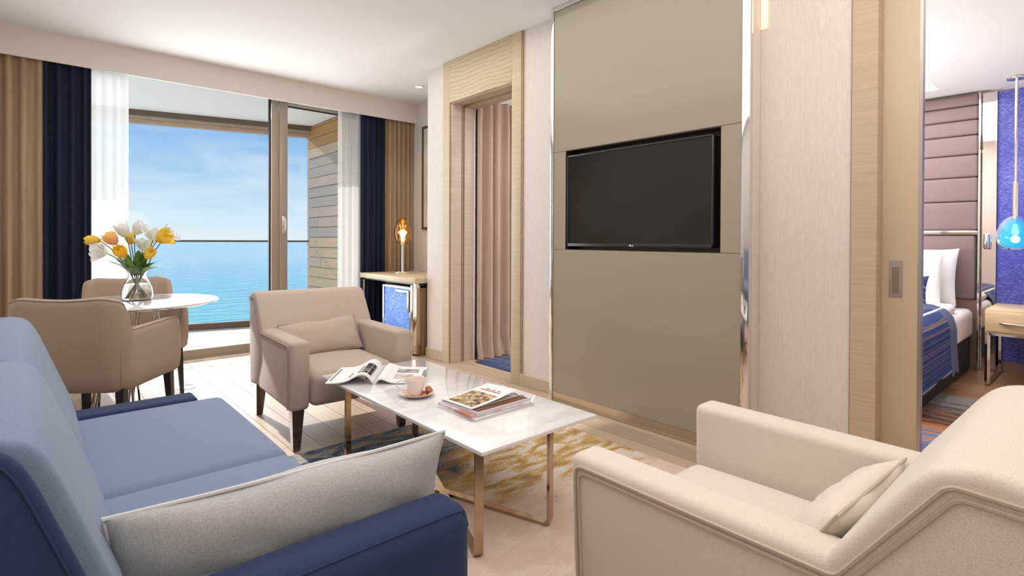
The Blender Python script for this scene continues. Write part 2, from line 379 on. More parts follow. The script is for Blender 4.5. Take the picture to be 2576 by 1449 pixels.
CURT_R = noisy('rose_curtain', (.48, .36, .295), (.55, .42, .345), (30, 30, 2), 1, 2, .85, 0, .001)
SHEER = sheer('sheer_white', (.64, .64, .63), .20, .26)
GLASS = glassy('window_glass', (.985, .99, .99), .2)
RAILG = glassy('balustrade_glass', (.96, .985, .98), .4)
VASEG = clear('vase_glass', (1, 1, 1)); WATER = clear('vase_water', (.97, .99, .97), 0, 1.33)
AMBER = clear('amber_glass', (1.0, .70, .27), .02, 1.35)
BLUEG = clear('blue_glass', (.12, .52, .95), .10, 1.25); BLUEG.node_tree.nodes['Principled BSDF'].inputs['Transmission Weight'].default_value = .7
BULB = plain('lit_bulb', (1, .9, .7), .5, emit=(1, .80, .48), estr=9)
LENS = plain('lit_lens', (1, 1, 1), .5, emit=(1, .93, .82), estr=6)
LED = plain('led_strip', (1, .8, .6), .5, emit=(1, .52, .30), estr=.95)
PAPER = plain('paper', (.84, .83, .83), .55); PAPERE = noisy('page_edges', (.62, .60, .58), (.84, .83, .81), (1, 1, 900), 1, 2, .8)
PINKCUP = plain('blush_china', (.86, .765, .72), .15, coat=.5)
ROSEGOLD = plain('rose_gold', (.85, .47, .36), .14, 1)
BISCUIT = noisy('biscuit', (.36, .14, .05), (.62, .30, .13), (1, 1, 1), 90, 4, .8, .5, .002)
STEM = plain('tulip_stem', (.16, .20, .06), .5); LEAF = noisy('tulip_leaf', (.05, .12, .018), (.17, .30, .05), (40, 40, 4), 1, 2, .45)
P_Y = petal_mat('yellow_petal', (.80, .50, .03), (.93, .66, .08)); P_W = petal_mat('white_petal', (.84, .84, .66), (.86, .84, .82)); P_O = petal_mat('orange_petal', (.85, .36, .20), (.93, .58, .16)); P_G = petal_mat('deep_yellow_petal', (.80, .42, .01), (.93, .56, .02))
LINEN = plain('white_linen', (.86, .83, .82), .8, spec=.2)
BEDBASE = plain('bed_base_black', (.016, .013, .013), .75)
MAUVE = plain('mauve_leather', (.21, .152, .14), .42, spec=.45)
WALNUT = plain('brown_panel', (.23, .155, .105), .45)
MIRROR = plain('bronze_mirror', (.80, .74, .69), .03, 1)

def blue_grass(name, a, b, c, scale):
    m, t, bs, N, L = nodes(name)
    tc = N('ShaderNodeTexCoord'); mp = N('ShaderNodeMapping'); mp.inputs['Scale'].default_value = scale; L(tc.outputs['Object'], mp.inputs[0])
    n1 = N('ShaderNodeTexNoise'); n1.inputs['Scale'].default_value = 1; n1.inputs['Detail'].default_value = 5; n1.inputs['Distortion'].default_value = .8; L(mp.outputs[0], n1.inputs['Vector'])
    n2 = N('ShaderNodeTexNoise'); n2.inputs['Scale'].default_value = 2.2; n2.inputs['Detail'].default_value = 2; L(tc.outputs['Object'], n2.inputs['Vector'])
    ad = N('ShaderNodeMath'); ad.operation = 'MULTIPLY_ADD'; ad.inputs[1].default_value = .45; L(n2.outputs['Fac'], ad.inputs[0]); L(n1.outputs['Fac'], ad.inputs[2])
    cr = N('ShaderNodeValToRGB'); e = cr.color_ramp.elements; e[0].position = .50; e[0].color = (*a, 1); e[1].position = .98; e[1].color = (*c, 1); x = e.new(.74); x.color = (*b, 1)
    L(ad.outputs[0], cr.inputs[0]); L(cr.outputs[0], bs.inputs['Base Color']); bs.inputs['Roughness'].default_value = .45
    return m
BLUEWALL = blue_grass('blue_wallpaper', (.022, .028, .19), (.065, .082, .42), (.32, .35, .75), (26, 40, 260))
BLUEDOOR = blue_grass('blue_fridge_front', (.05, .12, .62), (.13, .32, .88), (.60, .80, 1.0), (18, 18, 130))

def rug_mat():
    m, t, b, N, L = nodes('abstract_rug')
    tc = N('ShaderNodeTexCoord'); sp = N('ShaderNodeSeparateXYZ'); L(tc.outputs['Object'], sp.inputs[0])
    def noise(scale, mpscale, detail=5, dist=.6):
        mp = N('ShaderNodeMapping'); mp.inputs['Scale'].default_value = mpscale; mp.inputs['Rotation'].default_value = (0, 0, .25); L(tc.outputs['Object'], mp.inputs[0])
        n = N('ShaderNodeTexNoise'); n.inputs['Scale'].default_value = scale; n.inputs['Detail'].default_value = detail; n.inputs['Distortion'].default_value = dist; L(mp.outputs[0], n.inputs['Vector']); return n.outputs['Fac']
    def math_(op, a, bb, c=None):
        n = N('ShaderNodeMath'); n.operation = op
        for i, q in enumerate((a, bb, c)):
            if q is None: continue
            if isinstance(q, (int, float)): n.inputs[i].default_value = q
            else: L(q, n.inputs[i])
        return n.outputs[0]
    def ramp(v, stops):
        n = N('ShaderNodeValToRGB'); e = n.color_ramp.elements; e[0].position, e[0].color = stops[0][0], (*stops[0][1], 1); e[1].position, e[1].color = stops[-1][0], (*stops[-1][1], 1)
        for p, c in stops[1:-1]: q = e.new(p); q.color = (*c, 1)
        L(v, n.inputs[0]); return n.outputs[0]
    def mix(f, a, c):
        n = N('ShaderNodeMix'); n.data_type = 'RGBA'
        L(f, n.inputs[0])
        for i, q in ((6, a), (7, c)):
            if isinstance(q, tuple): n.inputs[i].default_value = (*q, 1)
            else: L(q, n.inputs[i])
        return n.outputs[2]
    big = noise(1.6, (1, 2.2, 1), 5, .8); fine = noise(6, (1, 2.3, 1), 9, .8); grit = noise(110, (1, 1.6, 1), 4, 0)
    # position across the rug (origin in its middle), warped by noise
    wob = math_('MULTIPLY', math_('SUBTRACT', big, .5), 1.0)
    pos = math_('ADD', math_('MULTIPLY_ADD', sp.outputs['X'], .42, sp.outputs['Y']), wob); pos2 = math_('ADD', math_('MULTIPLY_ADD', sp.outputs['X'], -.25, sp.outputs['Y']), wob)
    fm = math_('ADD', fine, math_('MULTIPLY', math_('SUBTRACT', grit, .5), .55))
    blue = ramp(fm, [(.34, (.040, .050, .080)), (.48, (.10, .125, .17)), (.55, (.23, .25, .28)), (.62, (.36, .25, .12))])
    gold = ramp(fm, [(.28, (.20, .20, .22)), (.36, (.37, .225, .08)), (.48, (.53, .345, .125)), (.54, (.58, .46, .30)), (.58, (.64, .575, .51)), (.7, (.67, .61, .55))])
    pink = ramp(fm, [(.24, (.22, .24, .30)), (.30, (.60, .46, .38)), (.55, (.66, .515, .43)), (.7, (.70, .60, .53))])
    g = math_('MULTIPLY_ADD', math_('SUBTRACT', grit, .5), .5, pos); g2 = math_('MULTIPLY_ADD', math_('SUBTRACT', fine, .5), .9, pos2)
    f1 = N('ShaderNodeMapRange'); f1.inputs['From Min'].default_value = .58; f1.inputs['From Max'].default_value = .70; L(g, f1.inputs[0])
    f2 = N('ShaderNodeMapRange'); f2.inputs['From Min'].default_value = .86; f2.inputs['From Max'].default_value = 1.04; L(g2, f2.inputs[0])
    L(mix(f2.outputs[0], mix(f1.outputs[0], pink, gold), blue), b.inputs['Base Color'])
    b.inputs['Roughness'].default_value = .95; b.inputs['Specular IOR Level'].default_value = .1
    bp = N('ShaderNodeBump'); bp.inputs['Strength'].default_value = .4; bp.inputs['Distance'].default_value = .003; L(grit, bp.inputs['Height']); L(bp.outputs[0], b.inputs['Normal'])
    return m
def stripe_mat(name, stops, scale, wob=.25, src='YZ'):
    m, t, b, N, L = nodes(name)
    tc = N('ShaderNodeTexCoord'); sp = N('ShaderNodeSeparateXYZ'); L(tc.outputs['Object'], sp.inputs[0])
    a = N('ShaderNodeMath'); a.operation = 'SUBTRACT'
    if src == 'YZ': L(sp.outputs['Y'], a.inputs[0]); L(sp.outputs['Z'], a.inputs[1])
    else: L(sp.outputs[src], a.inputs[0]); a.inputs[1].default_value = 0
    n0 = N('ShaderNodeTexNoise'); n0.inputs['Scale'].default_value = 3.5; L(tc.outputs['Object'], n0.inputs['Vector'])
    w = N('ShaderNodeMath'); w.operation = 'MULTIPLY_ADD'; w.inputs[1].default_value = wob*.3; L(n0.outputs['Fac'], w.inputs[0]); L(a.outputs[0], w.inputs[2])
    cb = N('ShaderNodeCombineXYZ'); L(w.outputs[0], cb.inputs[0]); n1 = N('ShaderNodeTexNoise'); n1.inputs['Scale'].default_value = scale; n1.inputs['Detail'].default_value = 3; L(cb.outputs[0], n1.inputs['Vector'])
    cr = N('ShaderNodeValToRGB'); cr.color_ramp.interpolation = 'LINEAR'; e = cr.color_ramp.elements
    e[0].position, e[0].color = stops[0][0], (*stops[0][1], 1); e[1].position, e[1].color = stops[-1][0], (*stops[-1][1], 1)
    for p, c in stops[1:-1]: q = e.new(p); q.color = (*c, 1)
    L(n1.outputs['Fac'], cr.inputs[0]); L(cr.outputs[0], b.inputs['Base Color']); b.inputs['Roughness'].default_value = .9; b.inputs['Specular IOR Level'].default_value = .15
    return m
STRIPES = stripe_mat('blue_striped_cloth', [(.30, (.55, .50, .45)), (.36, (.02, .03, .10)), (.45, (.035, .06, .18)), (.53, (.05, .085, .23)), (.56, (.26, .19, .15)), (.60, (.03, .05, .15)), (.66, (.62, .57, .52))], 55, .02)
BLUECLOTH = fabric('plain_blue_cloth', (.035, .062, .17), .12)
def bedrug_mat():
    m, t, b, N, L = nodes('striped_bedroom_rug'); tc = N('ShaderNodeTexCoord'); sp = N('ShaderNodeSeparateXYZ'); L(tc.outputs['Object'], sp.inputs[0])
    mp = N('ShaderNodeMapping'); mp.inputs['Scale'].default_value = (11, 1.3, 1); mp.inputs['Rotation'].default_value = (0, 0, .12); L(tc.outputs['Object'], mp.inputs[0]); n = N('ShaderNodeTexNoise'); n.inputs['Scale'].default_value = 1.5; n.inputs['Detail'].default_value = 7; L(mp.outputs[0], n.inputs['Vector'])
    mr = N('ShaderNodeMapRange'); mr.inputs['From Min'].default_value = -.955; mr.inputs['From Max'].default_value = .955; L(sp.outputs['X'], mr.inputs[0])
    o = N('ShaderNodeMath'); o.operation = 'MULTIPLY_ADD'; o.inputs[1].default_value = .62; L(n.outputs['Fac'], o.inputs[0]); L(mr.outputs[0], o.inputs[2]); q = N('ShaderNodeMath'); q.operation = 'SUBTRACT'; q.inputs[1].default_value = .31; L(o.outputs[0], q.inputs[0])
    cr = N('ShaderNodeValToRGB'); e = cr.color_ramp.elements; e[0].color = (.05, .075, .16, 1); e[1].color = (.27, .25, .235, 1)
    for p, c in ((.18, (.10, .14, .27)), (.24, (.32, .15, .10)), (.28, (.07, .10, .22)), (.42, (.13, .19, .34)), (.48, (.44, .19, .08)), (.56, (.40, .16, .06)), (.63, (.05, .04, .05)), (.70, (.30, .17, .10)), (.77, (.08, .07, .07)), (.84, (.24, .22, .21))): k = e.new(p); k.color = (*c, 1)
    L(q.outputs[0], cr.inputs[0]); L(cr.outputs[0], b.inputs['Base Color']); b.inputs['Roughness'].default_value = .95; b.inputs['Specular IOR Level'].default_value = .1; return m
BEDRUG = bedrug_mat()

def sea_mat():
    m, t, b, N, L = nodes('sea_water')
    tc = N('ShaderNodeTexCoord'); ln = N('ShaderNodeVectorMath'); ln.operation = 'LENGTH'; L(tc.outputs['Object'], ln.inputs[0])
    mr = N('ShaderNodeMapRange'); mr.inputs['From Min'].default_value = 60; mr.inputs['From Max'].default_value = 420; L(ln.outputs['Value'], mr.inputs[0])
    cr = N('ShaderNodeValToRGB'); e = cr.color_ramp.elements; e[0].color = (.22, .56, .58, 1); e[1].color = (.44, .60, .70, 1); x = e.new(.3); x.color = (.30, .54, .66, 1); L(mr.outputs[0], cr.inputs[0])  # turquoise shallows; tones lightened, missing sky reflection put into the colour
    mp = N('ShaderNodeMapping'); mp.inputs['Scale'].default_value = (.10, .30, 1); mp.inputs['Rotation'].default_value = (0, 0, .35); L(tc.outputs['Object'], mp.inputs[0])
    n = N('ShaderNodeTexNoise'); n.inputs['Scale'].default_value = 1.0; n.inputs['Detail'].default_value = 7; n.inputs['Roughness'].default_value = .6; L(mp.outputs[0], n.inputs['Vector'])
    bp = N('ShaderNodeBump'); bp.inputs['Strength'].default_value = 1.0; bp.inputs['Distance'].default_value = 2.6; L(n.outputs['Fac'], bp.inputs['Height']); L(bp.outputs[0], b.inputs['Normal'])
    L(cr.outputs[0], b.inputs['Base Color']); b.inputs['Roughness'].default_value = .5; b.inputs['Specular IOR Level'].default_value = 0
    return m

# ------------------------------------------------------------------ setting: room shell
XW = 2.767; CEIL = 2.68; BC = 2.39
fl = struct('floor', bx(-.45, 6.1, -2, 5.57, -.12, -.020), GAP)
def planks(parent, x0, x1, y0, y1, w, mat, label=None, seed=1):
    rn = random.Random(seed); x = x0; i = 0
    proto = None
    while x < x1-.01:
        xe = min(x+w, x1); y = y0-rn.uniform(0, 1.2)
        while y < y1-.01:
            L = rn.uniform(1.5, 2.1); a, b = max(y, y0), min(y+L, y1)
            if b-a > .02:
                if proto is None: proto = mk('plank', bx(-.5, .5, -.5, .5, -.02, 0), mat, parent, smooth=0); o = proto
                else: o = proto.copy(); COL.objects.link(o); o.parent = parent
                o.location = ((x+xe)/2, (a+b)/2, 0); o.scale = (xe-x-.0025, b-a-.0025, 1)
            y += L
        x = xe
planks(fl, -.45, XW, -2, 5.565, .145, PLANK, seed=3)
planks(fl, XW, 3.355, 4.3, 5.565, .145, PLANK, seed=4)
planks(fl, XW, 3.02, 3.10, 3.929, .12, PLANK, seed=6)
planks(fl, XW, 3.02, -.6, .693, .12, PLANKB, seed=7)
planks(fl, 3.02, 6.1, -.6, 4.1, .15, PLANKB, seed=5)
struct('ceiling', bx(-.55, 6.3, -2.1, 5.75, CEIL, 2.85), WHITE)
tx, ty = 5.75, 1.0     # corner of the raised tray in the bedroom ceiling
struct('ceiling_bedroom', join(bx(3.02, 6.1, -.6, ty, BC, BC+.12), bx(tx, 6.1, ty, 4.15, BC, BC+.12), bx(3.02, tx, 3.2, 4.15, BC, BC+.12), bx(3.02, 3.5, ty, 3.2, BC, BC+.12), bx(3.02, 6.1, -.6, 4.15, BC+.20, CEIL)), WHITE)
struct('wall_left', bx(-.55, -.45, -2.1, 5.65, -.12, CEIL), WALLW)
struct('wall_back', bx(-.55, 6.3, -2.1, -2.0, -.12, CEIL), WALLW)
struct('wall_right', join(bx(XW, 3.02, 4.028, 4.3, 0, CEIL), bx(XW, 3.02, 1.5, 2.993, 0, CEIL), bx(XW, 2.84, .75, 1.5, 0, CEIL), bx(2.884, 3.02, .70, 1.5, 0, CEIL),
       bx(XW, 3.02, 2.993, 4.028, 2.31, CEIL), bx(XW, 3.02, -.6, .75, 2.33, CEIL), bx(XW, 3.02, -2.0, -.6, 0, CEIL)), WALLP)
struct('wall_recess_end', bx(3.02, 6.1, 4.15, 4.3, -.12, CEIL), WALLW)
struct('wall_recess', bx(3.355, 3.455, 4.3, 5.65, -.12, CEIL), WALLW)
struct('wall_bedroom', bx(6.1, 6.2, -.7, 4.3, -.12, CEIL), WALLW)
struct('wall_bedroom_near', bx(3.02, 6.2, -.7, -.6, -.12, CEIL), WALLW)
struct('wall_window', join(bx(2.66, 3.455, 5.57, 5.67, -.12, CEIL), bx(-.55, .10, 5.57, 5.67, -.12, CEIL), bx(.10, 2.66, 5.57, 5.67, 2.53, CEIL)), WALLW)
struct('trim_1', bx(-.45, 3.355, 5.463, 5.480, 2.457, CEIL), WHITE_SHADED, 'white curtain pelmet above the window')
struct('trim_2', bx(-.45, 3.355, 5.432, 5.447, .0005, .004), STEEL, 'thin metal floor strip before the window')
# base boards of the right wall
struct('baseboard_right', bx(2.752, XW, 2.640, 2.993, 0, .085, .003), OAKX)
struct('baseboard_right_end', bx(2.752, XW, 4.028, 4.303, 0, .085, .003), OAKX)
struct('baseboard_left', bx(-.45, -.437, -2, 5.4, 0, .085), OAKX)
# window
wf = struct('window_1', join(bx(.10, 2.66, 5.572, 5.652, 0, .085, .004), bx(.10, 2.66, 5.56, 5.572, 0, .018)), ALU)
mk('window_frame', bx(1.766, 1.838, 5.575, 5.65, .085, 2.53, .004), ALU, wf)
mk('gasket', bx(1.752, 1.766, 5.60, 5.63, .085, 2.53), GASKET, wf)
mk('window_sash', join(bx(1.841, 1.925, 5.578, 5.64, .085, 2.53, .004), bx(1.925, 2.66, 5.585, 5.64, 2.447, 2.53, .003), bx(1.925, 2.66, 5.585, 5.64, .085, .16, .003)), ALU, wf)
mk('gasket', bx(1.925, 2.66, 5.60, 5.62, 2.437, 2.447), GASKET, wf)
mk('pane', bx(.10, 1.752, 5.612, 5.618, .085, 2.53), GLASS, wf, smooth=0)
mk('pane', bx(1.925, 2.66, 5.612, 5.618, .16, 2.437), GLASS, wf, smooth=0)
hd = mk('handle_plate', bx(1.870, 1.894, 5.572, 5.579, 1.15, 1.325, .003), CHROME, wf)
mk('handle_grip', tube(round_path([(1.884, 5.575, 1.30), (1.884, 5.535, 1.30), (1.884, 5.535, 1.185), (1.884, 5.575, 1.185)], .018), .009), CHROME, hd)
# first doorway: oak posts and lintel
d1 = struct('door_1', bx(2.752, XW, 3.929, 4.028, 0, CEIL-.002, .002), OAK)
mk('post', bx(2.752, XW+.05, 2.993, 3.097, 0, CEIL-.002, .002), OAK, d1)
mk('post_edge', bx(2.757, XW, 2.975, 2.993, 0, CEIL-.002), OAKDARK, d1)
HEAD = ringwood('oak_lintel', (.465, .365, .23), (.57, .47, .325), (.6, .5, 1.0), 9, 8)
mk('lintel', bx(2.752, XW+.06, 3.0985, 3.9275, 2.312, CEIL-.002, .002), HEAD, d1)
mk('lintel_soffit', join(bx(2.762, 2.86, 3.10, 3.90, 2.296, 2.312), bx(2.90, 3.018, 3.10, 3.90, 2.286, 2.312)), OAKDARK, d1)
mk('jamb', bx(XW, 2.868, 3.90, 3.929, 0, 2.312, .002), OAKROSE, d1)
mk('jamb', bx(2.902, 3.006, 3.90, 3.929, 0, 2.312, .002), OAKROSE, d1)
mk('groove', bx(2.868, 2.902, 3.918, 3.929, 0, 2.312), plain('groove_brown', (.14, .07, .05), .6), d1)
mk('groove_strip', bx(2.882, 2.889, 3.906, 3.918, 0, 2.312), OAKROSE, d1)
mk('stop_strip', bx(3.006, 3.02, 3.893, 3.929, 0, 2.312, .002), WHITE, d1)
# second doorway: post and sliding door
d2 = struct('door_2', bx(2.757, 2.838, .693, .793, 0, CEIL-.002, .002), OAKX)
mk('shadow_line', bx(2.761, XW, .793, .797, 0, CEIL-.002), OAKDARK, d2)
sd = mk('door_panel', bx(2.842, 2.880, .562, 1.45, .006, 2.45, .001), DOORLQ, d2)
mk('edge_strip', bx(2.8415, 2.8805, .550, .562, .006, 2.45), STEEL, d2)
pl = mk('pull_plate', join(bx(2.838, 2.842, .616, .664, .855, .868), bx(2.838, 2.842, .616, .664, .985, 1.016), bx(2.838, 2.842, .616, .628, .868, .985), bx(2.838, 2.842, .654, .664, .868, .985)), STEEL, d2)
mk('pull_cup', bx(2.8412, 2.843, .628, .654, .868, .985), plain('pull_brown', (.36, .28, .22), .35, .8), d2)  # cup in its own brown metal tone
struct('door_3', bx(2.77, 3.018, -.599, .692, 2.316, 2.3295), OAKDARK)

# ------------------------------------------------------------------ outside
def rail_y(x, off=0): return 7.35-.25*(x-1.34)+off
fb = struct('floor_balcony', prism([(-2.5, 5.67), (2.9, 5.67), (2.9, rail_y(2.9)+.25), (-2.5, rail_y(-2.5)+.25)], 'z', -.25, -.030), plain('balcony_grout', (.45, .44, .42), .9))
TILE = noisy('balcony_tile', (.66, .64, .60), (.76, .74, .70), (1, 1, 1), 5, 4, .5)
pt = None
for i in range(-4, 5):
    for j in range(0, 5):
        x, y = i*.6+.3, 5.99+j*.6
        if x > 2.6 or y > rail_y(x)+.1: continue
        if pt is None: pt = mk('tile', bx(-.297, .297, -.297, .297, -.03, 0, .003, 1), TILE, fb); o = pt
        else: o = pt.copy(); COL.objects.link(o); o.parent = fb
        o.location = (x, y, -.001)
struct('ceiling_balcony', prism([(-2.5, 5.67), (2.9, 5.67), (2.9, rail_y(2.9, .05)), (-2.5, rail_y(-2.5, .05))], 'z', 2.56, 2.72), plain('soffit_white', (.93, .92, .90), .8))
def rail_bar(x0, x1, d0_, d1_, z0, z1): return prism([(x0, rail_y(x0, d0_)), (x1, rail_y(x1, d0_)), (x1, rail_y(x1, d1_)), (x0, rail_y(x0, d1_))], 'z', z0, z1)
bm_ = struct('trim_3', rail_bar(-2.5, 2.69, -.07, .06, 2.50, 2.56), plain('beam_bronze', (.12, .075, .04), .5), 'dark bronze edge of the balcony beam')
mk('beam_cladding', rail_bar(-2.5, 2.69, -.05, .06, 2.46, 2.50), wood('beam_wood_pale', (.36, .27, .20), (.46, .35, .27), 0, 10), bm_)
mk('beam_cladding', rail_bar(-2.5, 2.69, -.05, .06, 2.415, 2.456), wood('beam_wood', (.38, .25, .17), (.48, .33, .23), 0, 10), bm_)
wc = struct('wall_balcony', bx(2.712, 2.95, 5.67, rail_y(2.69)+.06, -.2, 2.56), plain('cladding_gap', (.08, .06, .05), .9))
BOARDS = [wood('board_grey', (.38, .32, .28), (.48, .41, .36), 1, 8, 3, .6), wood('board_tan', (.52, .37, .25), (.64, .48, .34), 1, 8, 3, .6), wood('board_rose', (.48, .36, .30), (.56, .44, .38), 1, 8, 3, .6), wood('board_orange', (.42, .22, .07), (.52, .30, .11), 1, 8, 3, .55)]
rn = random.Random(12); z = -.02; row = 0; bp_ = {}
ye = rail_y(2.69)+.05
while z < 2.54:
    hgt = .127; y = 5.672; cuts = sorted([y, ye]+([rn.uniform(6.0, 6.8)] if row % 2 == 0 else []))
    for a, b in zip(cuts, cuts[1:]):
        k = 3 if z > 2.2 else (1 if 4 <= row <= 5 or rn.random() < .24 else rn.choice((0, 0, 2)))
        if k not in bp_: bp_[k] = mk('board', bx(-.011, .011, -.5, .5, 0, 1), BOARDS[k], wc, smooth=0); o = bp_[k]
        else: o = bp_[k].copy(); COL.objects.link(o); o.parent = wc
        o.location = (2.701+rn.uniform(-.002, .002), (a+b)/2, z); o.scale = (1, b-a-.003, min(hgt, 2.555-z)-.006)
    z += hgt; row += 1
ba = thing('glass_balustrade', 'clear glass balcony balustrade with thin dark top rail before the sea', 'railing', (.4, rail_y(.4), 0))
mk('bottom_rail', rail_bar(-2.5, 2.68, -.03, .03, -.005, .075), plain('rail_brown', (.13, .075, .04), .45), ba, W=True)
mk('top_rail', rail_bar(-2.5, 2.68, -.02, .02, 1.055, 1.078), plain('rail_bronze', (.09, .085, .08), .35, .5), ba, W=True)
cuts = [-2.5, -.55, 1.05, 2.68]
for a, b in zip(cuts, cuts[1:]): mk('pane', rail_bar(a+.004, b-.004, -.006, .006, .07, 1.06), RAILG, ba, W=True, smooth=0)
SEA = sea_mat()
v = []; f = []
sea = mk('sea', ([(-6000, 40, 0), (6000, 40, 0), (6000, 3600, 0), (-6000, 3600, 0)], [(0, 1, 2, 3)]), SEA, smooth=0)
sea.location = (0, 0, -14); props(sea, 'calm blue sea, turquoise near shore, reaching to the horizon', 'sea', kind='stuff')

# ------------------------------------------------------------------ curtains
def curtain(name, label, mat, *a, **k):
    o = solo(name, drape(*a, **k), mat, label, 'curtain', smooth=80); return o
curtain('curtain', 'tan blackout curtain hanging at the left edge by the dining chairs', CURT_B, (-.44, 5.525), (.062, 5.525), .012, 2.60, 11, .038, seed=2)
curtain('curtain', 'dark navy curtain left of the window, behind the tulips', CURT_N, (.055, 5.52), (.352, 5.52), .012, 2.60, 8, .034, seed=5)
curtain('sheer_curtain', 'sheer white curtain left of the sea view, beside the navy curtain', SHEER, (.348, 5.528), (.60, 5.528), .012, 2.60, 7, .018, seed=8)
curtain('sheer_curtain', 'sheer white curtain right of the sea view, over the timber cladding', SHEER, (2.43, 5.528), (2.70, 5.528), .012, 2.60, 8, .018, seed=9, flare=-.04)
curtain('curtain', 'dark navy curtain right of the window, behind the desk', CURT_N, (2.685, 5.52), (2.985, 5.52), .012, 2.60, 9, .030, seed=11)
curtain('curtain', 'tan curtain in the corner behind the amber lamp', CURT_B, (2.975, 5.525), (3.345, 5.525), .012, 2.60, 13, .034, seed=14)
curtain('curtain', 'rose taupe curtain hanging behind the oak doorway', CURT_R, (3.024, 3.872), (4.3, 3.90), .006, BC-.004, 25, .050, seed=17, per=14, foot=-.045)

# ------------------------------------------------------------------ television wall
P0, P1, PX = 1.204, 2.577, 2.65
tw = thing('television_wall_panel', 'tall glossy taupe lacquer wall panel framed in chrome around the television', 'wall panel', (PX, (P0+P1)/2, 0))
RY0, RY1, RZ0, RZ1 = 1.355, 2.439, 1.035, 1.692
mk('carcass', join(bx(PX+.012, 2.764, P0+.002, RY0, .01, 2.66), bx(PX+.012, 2.764, RY1, P1-.002, .01, 2.66), bx(PX+.012, 2.764, RY0, RY1, .01, RZ0), bx(PX+.012, 2.764, RY0, RY1, RZ1, 2.66), bx(2.755, 2.764, RY0, RY1, RZ0, RZ1)), WALLP, tw, W=True, smooth=0)
mk('upper_panel', bx(PX, PX+.014, 1.247, 2.548, RZ1+.002, 2.648, .0015, 1), LACQ, tw, W=True)
mk('plinth', bx(PX+.002, PX+.014, 1.247, 2.548, .002, .066), plain('reflection_strip', (.62, .55, .46), .10, 1), tw, W=True)  # metal strip added in place of the rug's reflection in the lacquer
mk('lower_panel', bx(PX, PX+.014, 1.247, 2.548, .067, RZ0-.001, .0015, 1), LACQ, tw, W=True)
mk('side_panel', bx(PX, PX+.014, 1.247, RY0, RZ0+.001, RZ1, .0015, 1), LACQ, tw, W=True)
mk('side_panel', bx(PX, PX+.014, RY1, 2.548, RZ0+.001, RZ1, .0015, 1), LACQ, tw, W=True)
mk('chrome_trim', bx(PX-.004, PX+.03, P0, 1.245, .002, 2.677, .002), CHROME, tw, W=True)
mk('chrome_trim', bx(PX-.004, PX+.03, 2.550, P1, .002, 2.677, .002), CHROME, tw, W=True)
mk('chrome_trim', bx(PX-.004, PX+.03, 1.245, 2.550, 2.650, 2.677, .002), CHROME, tw, W=True)
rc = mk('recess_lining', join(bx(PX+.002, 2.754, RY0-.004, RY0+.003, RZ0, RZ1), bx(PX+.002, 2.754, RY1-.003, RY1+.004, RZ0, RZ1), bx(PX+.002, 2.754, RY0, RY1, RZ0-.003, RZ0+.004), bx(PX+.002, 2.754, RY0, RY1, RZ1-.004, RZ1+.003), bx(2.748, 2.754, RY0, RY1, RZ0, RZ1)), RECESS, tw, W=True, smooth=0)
tv = thing('television', 'black flat screen television set into the taupe lacquer panel', 'television', (2.70, 1.91, 1.058))
TY0, TY1, TZ0, TZ1 = 1.397, 2.432, 1.058, 1.660
mk('casing', bx(2.668, 2.735, TY0+.004, TY1-.004, TZ0+.004, TZ1-.004, .006), BLACKPL, tv, W=True)
mk('bezel', join(bx(2.655, 2.670, TY0, TY1, TZ0, TZ0+.020, .003), bx(2.655, 2.670, TY0, TY1, TZ1-.011, TZ1, .003), bx(2.655, 2.670, TY0, TY0+.011, TZ0, TZ1, .003), bx(2.655, 2.670, TY1-.011, TY1, TZ0, TZ1, .003)), plain('bezel_grey', (.05, .046, .043), .25, .6), tv, W=True)
mk('screen', bx(2.661, 2.668, TY0+.010, TY1-.010, TZ0+.019, TZ1-.010), SCREEN, tv, W=True, smooth=0)
mk('power_bump', rbox(2.657, 2.668, 1.855, 1.905, TZ0-.006, TZ0+.004, .004), BLACKPL, tv, W=True)
lc = bpy.data.curves.new('logo', 'FONT'); lc.body = 'LG'; lc.size = .013; lc.extrude = .0004; lc.align_x = 'LEFT'
lo = bpy.data.objects.new('logo_tmp', lc); COL.objects.link(lo); bpy.context.view_layer.update()
lm = bpy.data.meshes.new_from_object(lo.evaluated_get(bpy.context.evaluated_depsgraph_get())); COL.objects.unlink(lo); bpy.data.objects.remove(lo)
LOGO = plain('logo_white', (.85, .85, .85), .4)
# letters read along -Y as seen from the room
lv = [Vector((2.6543-v.co.z, 1.912-v.co.x, TZ0+.005+v.co.y)) for v in lm.vertices]
mk('logo', join((lv, [tuple(p.vertices) for p in lm.polygons]), prism([(1.921+.0055*math.cos(a), TZ0+.0096+.0055*math.sin(a)) for a in [i*PI/8 for i in range(16)]], 'x', 2.6542, 2.6552)), LOGO, tv, W=True, smooth=0)
led = solo('wall_light', bx(2.756, 2.766, 1.168, 1.2035, 2.17, 2.67, .003), LED, 'slim warm light strip high in the corner beside the television panel', 'light')

